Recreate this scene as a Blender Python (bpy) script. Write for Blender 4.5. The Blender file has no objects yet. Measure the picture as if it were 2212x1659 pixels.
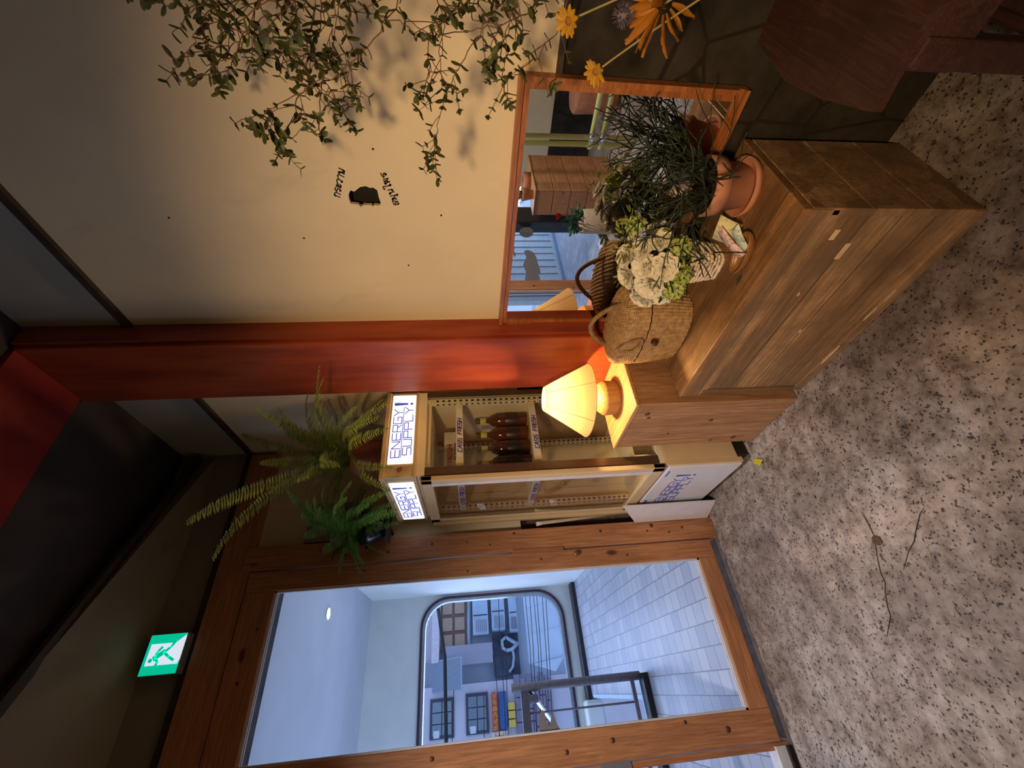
import bpy, bmesh, math, random, json
from mathutils import Vector, Matrix, noise
PI = math.pi
S = bpy.context.scene
COL = S.collection
# ------------------------------------------------------------------ camera
yaw, pitch, roll, FPX = 0.9402, 0.1010, -0.0329, 908.47
fw = Vector((math.cos(yaw)*math.cos(pitch), math.sin(yaw)*math.cos(pitch), -math.sin(pitch)))
r0 = Vector((math.sin(yaw), -math.cos(yaw), 0)); u0 = r0.cross(fw)
rt = r0*math.cos(roll)+u0*math.sin(roll); up = -r0*math.sin(roll)+u0*math.cos(roll)
cd = bpy.data.cameras.new('camera'); cam = bpy.data.objects.new('camera', cd); COL.objects.link(cam)
cx_, cy_, cz_ = -up, rt, -fw                      # the phone was held on its side: image right is down
cam.matrix_world = Matrix(((cx_.x, cy_.x, cz_.x, -1.2245), (cx_.y, cy_.y, cz_.y, -2.3114), (cx_.z, cy_.z, cz_.z, 1.3), (0, 0, 0, 1)))
cd.sensor_width = 36; cd.lens = FPX/2212*36; cd.clip_start = 0.02
S.camera = cam
# ------------------------------------------------------------------ world, lights, exposure
S.view_settings.view_transform = 'Standard'; S.view_settings.look = 'None'
S.view_settings.exposure = 0.0; S.view_settings.gamma = 1; S.view_settings.use_curve_mapping = False
w = bpy.data.worlds.new('sky'); S.world = w; w.use_nodes = True
bg = w.node_tree.nodes['Background']; bg.inputs[0].default_value = (0.42, 0.60, 1.0, 1); bg.inputs[1].default_value = 1.2
S.cycles.max_bounces = 10; S.cycles.transparent_max_bounces = 16; S.cycles.sample_clamp_indirect = 4
S.cycles.use_denoising = True; S.cycles.caustics_reflective = False; S.cycles.caustics_refractive = False
def light(name, kind, loc, energy, color, size=.1, target=None, size_y=None, spot=None, blend=.5):
    l = bpy.data.lights.new(name, kind); l.energy = energy; l.color = color
    if kind == 'AREA':
        l.size = size
        if size_y: l.shape = 'RECTANGLE'; l.size_y = size_y
    else: l.shadow_soft_size = size
    if kind == 'SPOT': l.spot_size = spot; l.spot_blend = blend
    o = bpy.data.objects.new(name, l); COL.objects.link(o); o.location = loc
    if target: o.rotation_euler = (Vector(target)-Vector(loc)).to_track_quat('-Z', 'Y').to_euler()
    return o
# daylight through the glazed front and the rounded window, plus added fill lamps
light('added_corridor_fill', 'AREA', (-4.9, 1.9, 1.5), 105, (.50, .65, 1), 2.2, (-1, 1.9, 1.0), 2.2)  # added unseen area lamp, brightens the corridor from its left end
light('daylight_window', 'AREA', (-1.2, 4.6, 1.6), 40, (.50, .65, 1), 1.6, (-1.0, 1.0, 0.6), 1.6)
light('corridor_downlight_beam', 'SPOT', (-.464, 1.93, 2.60), 25, (.9, .93, 1), .04, (-.464, 1.93, 0), spot=2.3)
LPOS = (-.235, -.83, .90)
light('lamp_bulb_light', 'POINT', LPOS, 46, (1, .62, .26), .028)
light('pendant_light_beam', 'SPOT', (-2.10, -2.45, 1.90), 205, (1, .66, .35), .10, (-.02, -1.30, .98), spot=1.14, blend=1)
light('added_warm_fill', 'SPOT', (-2.35, -3.6, 2.30), 25, (1, .64, .36), .12, (-2.1, -3.1, 0), spot=2.2, blend=1)  # added warm fill behind the camera, no pendant hangs here
light('daylight_side_window', 'AREA', (-2.2, .20, 2.0), 5, (.80, .85, 1), 1.3, (-1.45, -.7, .0), .7)
light('added_door_fill', 'SPOT', (-1.62, -1.45, 2.90), 215, (1, .92, .90), .04, (-1.33, -.33, .25), spot=1.12, blend=1)  # invented overhead lamp, lifts the door and the floor before it
light('added_back_wall_fill', 'SPOT', (-1.9, -1.9, 2.90), 95, (1, .86, .70), .04, (-2.75, -.75, .75), spot=1.0, blend=1)  # extra unseen lamp so crate, pipes and back wall reflect brighter
light('fridge_tube_light', 'AREA', (-.23, -.34, 1.50), 2.6, (1, .86, .60), .30, (-.23, -.34, 0), .30)
# ------------------------------------------------------------------ helpers
W = {}
def node_mat(name):
    m = bpy.data.materials.new(name); m.use_nodes = True; nt = m.node_tree
    for n in list(nt.nodes): nt.nodes.remove(n)
    out = nt.nodes.new('ShaderNodeOutputMaterial'); b = nt.nodes.new('ShaderNodeBsdfPrincipled')
    nt.links.new(b.outputs[0], out.inputs[0]); return m, nt, b, out
def coords(nt, scale=(1, 1, 1), rot=(0, 0, 0)):
    tc = nt.nodes.new('ShaderNodeTexCoord'); mp = nt.nodes.new('ShaderNodeMapping')
    mp.inputs['Scale'].default_value = scale; mp.inputs['Rotation'].default_value = rot
    nt.links.new(tc.outputs['Object'], mp.inputs[0]); return mp.outputs[0]
def noise_n(nt, v, scale, detail=4, rough=.55, dist=0):
    n = nt.nodes.new('ShaderNodeTexNoise'); n.inputs['Scale'].default_value = scale; n.inputs['Detail'].default_value = detail
    n.inputs['Roughness'].default_value = rough; n.inputs['Distortion'].default_value = dist
    nt.links.new(v, n.inputs['Vector']); return n.outputs['Fac']
def ramp(nt, f, stops):
    r = nt.nodes.new('ShaderNodeValToRGB'); e = r.color_ramp.elements
    while len(e) < len(stops): e.new(.5)
    for k, (p, c) in enumerate(stops):
        e[k].position = p; e[k].color = (*c, 1) if len(c) == 3 else c
    nt.links.new(f, r.inputs[0]); return r.outputs[0]
def mixc(nt, a, b, fac, mode='MIX'):
    m = nt.nodes.new('ShaderNodeMix'); m.data_type = 'RGBA'; m.blend_type = mode
    for s, v in ((m.inputs[6], a), (m.inputs[7], b)):
        if isinstance(v, tuple): s.default_value = (*v, 1) if len(v) == 3 else v
        else: nt.links.new(v, s)
    if isinstance(fac, (int, float)): m.inputs[0].default_value = fac
    else: nt.links.new(fac, m.inputs[0])
    return m.outputs[2]
def bump(nt, b, h, strength=.3, dist=.01):
    bn = nt.nodes.new('ShaderNodeBump'); bn.inputs['Strength'].default_value = strength; bn.inputs['Distance'].default_value = dist
    nt.links.new(h, bn.inputs['Height']); nt.links.new(bn.outputs[0], b.inputs['Normal'])
MC = {}
def plain(name, c, rough=.6, metal=0, spec=.5, var=.12, nscale=30, coat=0, bmp=0):
    if name in MC: return MC[name]
    m, nt, b, out = node_mat(name); v = coords(nt)
    f = noise_n(nt, v, nscale)
    lo = tuple(max(0, x*(1-var)) for x in c); hi = tuple(min(1, x*(1+var)) for x in c)
    nt.links.new(ramp(nt, f, [(.3, lo), (.7, hi)]), b.inputs['Base Color'])
    b.inputs['Roughness'].default_value = rough; b.inputs['Metallic'].default_value = metal
    b.inputs['Specular IOR Level'].default_value = spec; b.inputs['Coat Weight'].default_value = coat
    if bmp: bump(nt, b, f, bmp, .004)
    MC[name] = m; return m
def emit(name, c, s):
    m, nt, b, out = node_mat(name); b.inputs['Base Color'].default_value = (*c, 1); b.inputs['Emission Color'].default_value = (*c, 1)
    b.inputs['Emission Strength'].default_value = s; return m
def wood(name, c1, c2, axis='z', scale=1.0, rough=.55, knots=True, dark=(.10, .04, .02), dirt=0.0, bmp=.15, band=0):
    m, nt, b, out = node_mat(name); k = {'x': 0, 'y': 1, 'z': 2}[axis]
    sc = [9*scale]*3; sc[k] = .9*scale
    v = coords(nt, tuple(sc))
    f = noise_n(nt, v, 2.2, 6, .6, 1.2)
    sc2 = [60*scale]*3; sc2[k] = 3*scale
    g = noise_n(nt, coords(nt, tuple(sc2)), 2.0, 3, .6)
    col = ramp(nt, f, [(.30, c2), (.45, c1), (.55, c2), (.70, c1)])
    gr = ramp(nt, g, [(.35, (.72, .72, .72)), (.65, (1.08, 1.08, 1.08))])
    col = mixc(nt, col, gr, 1.0, 'MULTIPLY')
    if band:
        vb = [band]*3; vb[k] = .35; vw = nt.nodes.new('ShaderNodeTexVoronoi'); vw.feature = 'F1'; vw.inputs['Scale'].default_value = 1; nt.links.new(coords(nt, tuple(vb)), vw.inputs['Vector'])
        col = mixc(nt, col, ramp(nt, vw.outputs['Color'], [(.15, (.62, .58, .55)), (.85, (1.25, 1.2, 1.12))]), 1.0, 'MULTIPLY')
    if knots:
        vs = [5.5*scale]*3; vs[k] = 2.6*scale
        vo = nt.nodes.new('ShaderNodeTexVoronoi'); vo.inputs['Scale'].default_value = 1.0; vo.inputs['Randomness'].default_value = 1
        nt.links.new(coords(nt, tuple(vs)), vo.inputs['Vector'])
        kf = ramp(nt, vo.outputs['Distance'], [(.05, (1, 1, 1)), (.10, (0, 0, 0))])
        col = mixc(nt, col, dark, kf)
    if dirt:
        d = noise_n(nt, coords(nt), 7, 6, .7)
        df = ramp(nt, d, [(.42, (0, 0, 0)), (.68, (dirt, dirt, dirt))])
        col = mixc(nt, col, tuple(x*.35 for x in c1), df)
    nt.links.new(col, b.inputs['Base Color']); b.inputs['Roughness'].default_value = rough
    bump(nt, b, g, bmp, .002); return m
def glass_mat(name, tint=(1, 1, 1), base=.0):
    m = bpy.data.materials.new(name); m.use_nodes = True; nt = m.node_tree
    for n in list(nt.nodes): nt.nodes.remove(n)
    out = nt.nodes.new('ShaderNodeOutputMaterial'); t = nt.nodes.new('ShaderNodeBsdfTransparent'); g = nt.nodes.new('ShaderNodeBsdfGlossy')
    t.inputs[0].default_value = (*tint, 1); g.inputs['Roughness'].default_value = .01
    fr = nt.nodes.new('ShaderNodeFresnel'); fr.inputs[0].default_value = 1.45
    ad = nt.nodes.new('ShaderNodeMath'); ad.operation = 'ADD'; ad.inputs[1].default_value = base; nt.links.new(fr.outputs[0], ad.inputs[0])
    ge = nt.nodes.new('ShaderNodeNewGeometry'); inv = nt.nodes.new('ShaderNodeMath'); inv.operation = 'SUBTRACT'; inv.inputs[0].default_value = 1; nt.links.new(ge.outputs['Backfacing'], inv.inputs[1])
    mu = nt.nodes.new('ShaderNodeMath'); mu.operation = 'MULTIPLY'; nt.links.new(ad.outputs[0], mu.inputs[0]); nt.links.new(inv.outputs[0], mu.inputs[1])
    mx = nt.nodes.new('ShaderNodeMixShader'); nt.links.new(mu.outputs[0], mx.inputs[0]); nt.links.new(t.outputs[0], mx.inputs[1]); nt.links.new(g.outputs[0], mx.inputs[2])
    nt.links.new(mx.outputs[0], out.inputs[0]); return m
def leaf_mat(name, c, c2, trans=.35, rough=.5):
    m, nt, b, out = node_mat(name); f = noise_n(nt, coords(nt), 25)
    col = ramp(nt, f, [(.35, c), (.65, c2)]); nt.links.new(col, b.inputs['Base Color']); b.inputs['Roughness'].default_value = rough
    t = nt.nodes.new('ShaderNodeBsdfTranslucent'); nt.links.new(col, t.inputs[0])
    mx = nt.nodes.new('ShaderNodeMixShader'); mx.inputs[0].default_value = trans
    nt.links.new(b.outputs[0], mx.inputs[1]); nt.links.new(t.outputs[0], mx.inputs[2]); nt.links.new(mx.outputs[0], out.inputs[0]); return m

class MB:
    def __init__(s): s.v = []; s.f = []; s.sm = []
    def face(s, idx, smooth=False): s.f.append(tuple(idx)); s.sm.append(smooth)
    def add(s, vs, fs, smooth=False):
        o = len(s.v); s.v += [tuple(p) for p in vs]
        for f in fs: s.f.append(tuple(i+o for i in f)); s.sm.append(smooth)
    def box(s, x0, x1, y0, y1, z0, z1, bev=0):
        if x0 > x1: x0, x1 = x1, x0
        if y0 > y1: y0, y1 = y1, y0
        if z0 > z1: z0, z1 = z1, z0
        if bev <= 0:
            s.add([(x, y, z) for x in (x0, x1) for y in (y0, y1) for z in (z0, z1)],
                  [(0, 1, 3, 2), (4, 6, 7, 5), (0, 4, 5, 1), (2, 3, 7, 6), (0, 2, 6, 4), (1, 5, 7, 3)]); return s
        bm = bmesh.new(); bmesh.ops.create_cube(bm, size=1)
        for v in bm.verts: v.co = Vector(((x0+x1)/2+v.co.x*(x1-x0), (y0+y1)/2+v.co.y*(y1-y0), (z0+z1)/2+v.co.z*(z1-z0)))
        bmesh.ops.bevel(bm, geom=list(bm.edges), offset=min(bev, (x1-x0)*.45, (y1-y0)*.45, (z1-z0)*.45), segments=2, profile=.5, affect='EDGES')
        bm.verts.index_update(); s.add([v.co for v in bm.verts], [[v.index for v in f.verts] for f in bm.faces]); bm.free(); return s
    def obox(s, c, X, Y, Z, hx, hy, hz):
        c, X, Y, Z = Vector(c), Vector(X).normalized(), Vector(Y).normalized(), Vector(Z).normalized()
        s.add([c+X*a*hx+Y*b*hy+Z*d*hz for a in (-1, 1) for b in (-1, 1) for d in (-1, 1)],
              [(0, 1, 3, 2), (4, 6, 7, 5), (0, 4, 5, 1), (2, 3, 7, 6), (0, 2, 6, 4), (1, 5, 7, 3)]); return s
    def bar(s, p, q, wd, th, side=(0, 0, 1)):
        p, q = Vector(p), Vector(q); X = (q-p); L = X.length; X.normalize(); Y = Vector(side).cross(X)
        if Y.length < 1e-5: Y = Vector((1, 0, 0)).cross(X)
        Y.normalize(); Z = X.cross(Y); return s.obox((p+q)/2, X, Y, Z, L/2, wd/2, th/2)
    def tube(s, pts, r, n=8, caps=True, smooth=True):
        pts = [Vector(p) for p in pts]; m = len(pts); rs = r if isinstance(r, (list, tuple)) else [r]*m
        o = len(s.v); T = []
        for i in range(m): T.append((pts[min(i+1, m-1)]-pts[max(i-1, 0)]).normalized())
        a = Vector((0, 0, 1)) if abs(T[0].z) < .9 else Vector((1, 0, 0)); nrm = T[0].cross(a).normalized()
        for i in range(m):
            nrm = nrm-T[i]*nrm.dot(T[i])
            if nrm.length < 1e-6: nrm = T[i].orthogonal()
            nrm.normalize(); bn = T[i].cross(nrm)
            for k in range(n):
                t = 2*PI*k/n; s.v.append(tuple(pts[i]+(nrm*math.cos(t)+bn*math.sin(t))*rs[i]))
        for i in range(m-1):
            for k in range(n):
                k2 = (k+1) % n; s.face((o+i*n+k, o+i*n+k2, o+(i+1)*n+k2, o+(i+1)*n+k), smooth)
        if caps: s.face([o+k for k in range(n)][::-1]); s.face([o+(m-1)*n+k for k in range(n)])
        return s
    def lathe(s, prof, c, n=32, ax='z', smooth=True, fn=None):
        o = len(s.v); c = Vector(c); m = len(prof)
        for (r, z) in prof:
            for k in range(n):
                t = 2*PI*k/n; x, y = r*math.cos(t), r*math.sin(t)
                p = Vector((x, y, z)) if ax == 'z' else (Vector((z, x, y)) if ax == 'x' else Vector((x, z, y)))
                s.v.append(tuple(c+p))
        for i in range(m-1):
            for k in range(n):
                k2 = (k+1) % n; s.face((o+i*n+k, o+i*n+k2, o+(i+1)*n+k2, o+(i+1)*n+k), smooth)
        return s
    def prism(s, poly, O, U, V, N, th):
        O, U, V, N = Vector(O), Vector(U), Vector(V), Vector(N); n = len(poly)
        a = [O+U*p[0]+V*p[1] for p in poly]; b = [p+N*th for p in a]
        s.add(a+b, [tuple(range(n))[::-1], tuple(range(n, 2*n))]+[(i, (i+1) % n, n+(i+1) % n, n+i) for i in range(n)]); return s
    def build(s, name, mat, parent=None, smooth=None, **tags):
        off = Vector(W[parent.name]) if parent else Vector((0, 0, 0))
        me = bpy.data.meshes.new(name); me.from_pydata([tuple(Vector(p)-off) for p in s.v], [], s.f)
        me.polygons.foreach_set('use_smooth', s.sm if smooth is None else [smooth]*len(s.f))
        bm = bmesh.new(); bm.from_mesh(me); bmesh.ops.recalc_face_normals(bm, faces=bm.faces); bm.to_mesh(me); bm.free()
        for mm in (mat if isinstance(mat, list) else [mat]): me.materials.append(mm)
        me.update(); o = bpy.data.objects.new(name, me); COL.objects.link(o)
        if parent: o.parent = parent
        W[o.name] = off
        for k, v in tags.items(): o[k] = v
        return o
def thing(name, label, cat, loc=(0, 0, 0), group=None):
    o = bpy.data.objects.new(name, None); COL.objects.link(o); o.location = loc; o.empty_display_size = .05
    o['label'] = label; o['category'] = cat
    if group: o['group'] = group
    W[o.name] = Vector(loc); return o
def single(mb, name, mat, label, cat, group=None, kind=None, **k):
    o = mb.build(name, mat, **k); o['label'] = label; o['category'] = cat
    if group: o['group'] = group
    if kind: o['kind'] = kind
    return o
def struct(mb, name, mat, parent=None, label=None, **k):
    o = mb.build(name, mat, parent, **k)
    if not parent: o['kind'] = 'structure'
    if label: o['label'] = label
    return o
def dup(root, loc, label=None):
    r = root.copy(); COL.objects.link(r); r.location = loc
    if label: r['label'] = label
    for ch in list(root.children):
        c = ch.copy(); COL.objects.link(c); c.parent = r
        for g in ch.children:
            d = g.copy(); COL.objects.link(d); d.parent = c
    return r
GL = {'E': [[(1, 1), (0, 1), (0, 0), (1, 0)], [(0, .5), (1, .5)]], 'N': [[(0, 0), (0, 1), (1, 0), (1, 1)]], 'R': [[(0, 0), (0, 1), (1, 1), (1, .45), (0, .45)], [(.6, .45), (1, 0)]],
 'G': [[(1, 1), (0, 1), (0, 0), (1, 0), (1, .5), (.45, .5)]], 'Y': [[(0, 1), (.5, .5), (1, 1)], [(.5, .5), (.5, 0)]], 'S': [[(1, 1), (0, 1), (0, .5), (1, .5), (1, 0), (0, 0)]],
 'U': [[(0, 1), (0, 0), (1, 0), (1, 1)]], 'P': [[(0, 0), (0, 1), (1, 1), (1, .5), (0, .5)]], 'L': [[(0, 1), (0, 0), (1, 0)]], 'B': [[(0, 0), (0, 1), (.8, 1), (.8, .55), (0, .52), (1, .5), (1, 0), (0, 0)]],
 'V': [[(0, 1), (.5, 0), (1, 1)]], 'I': [[(.5, 0), (.5, 1)]], 'C': [[(1, 1), (0, 1), (0, 0), (1, 0)]], 'A': [[(0, 0), (.4, 1), (.6, 1), (1, 0)], [(.2, .4), (.8, .4)]], 'F': [[(1, 1), (0, 1), (0, 0)], [(0, .5), (.8, .5)]],
 'H': [[(0, 0), (0, 1)], [(1, 0), (1, 1)], [(0, .5), (1, .5)]], 'O': [[(0, 0), (0, 1), (1, 1), (1, 0), (0, 0)]], 'M': [[(0, 0), (0, 1), (.5, .4), (1, 1), (1, 0)]], 'T': [[(0, 1), (1, 1)], [(.5, 1), (.5, 0)]], ' ': []}
def strokes(mb, pls, O, U, V, wd, th=.0012):
    O, U, V = Vector(O), Vector(U), Vector(V); N = U.cross(V).normalized()
    for pl in pls:
        for a, b in zip(pl[:-1], pl[1:]):
            p, q = O+U*a[0]+V*a[1], O+U*b[0]+V*b[1]; d = (q-p)
            if d.length < 1e-7: continue
            L = d.length; d.normalize(); mb.obox((p+q)/2+N*th/2, d, N.cross(d), N, L/2+wd*.45, wd/2, th/2)
def text(mb, word, O, U, V, h, wd, adv, slant=0, lw=.72):
    """O lower left corner, U reading direction, V up (unit vectors); h letter height, adv pitch"""
    U, V = Vector(U), Vector(V)
    for k, ch in enumerate(word):
        pls = [[((k*adv+(x*lw*adv)+slant*y*h), y*h) for x, y in pl] for pl in GL[ch]]
        strokes(mb, pls, O, U, V, wd)
def knotty(mb): return mb
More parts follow.
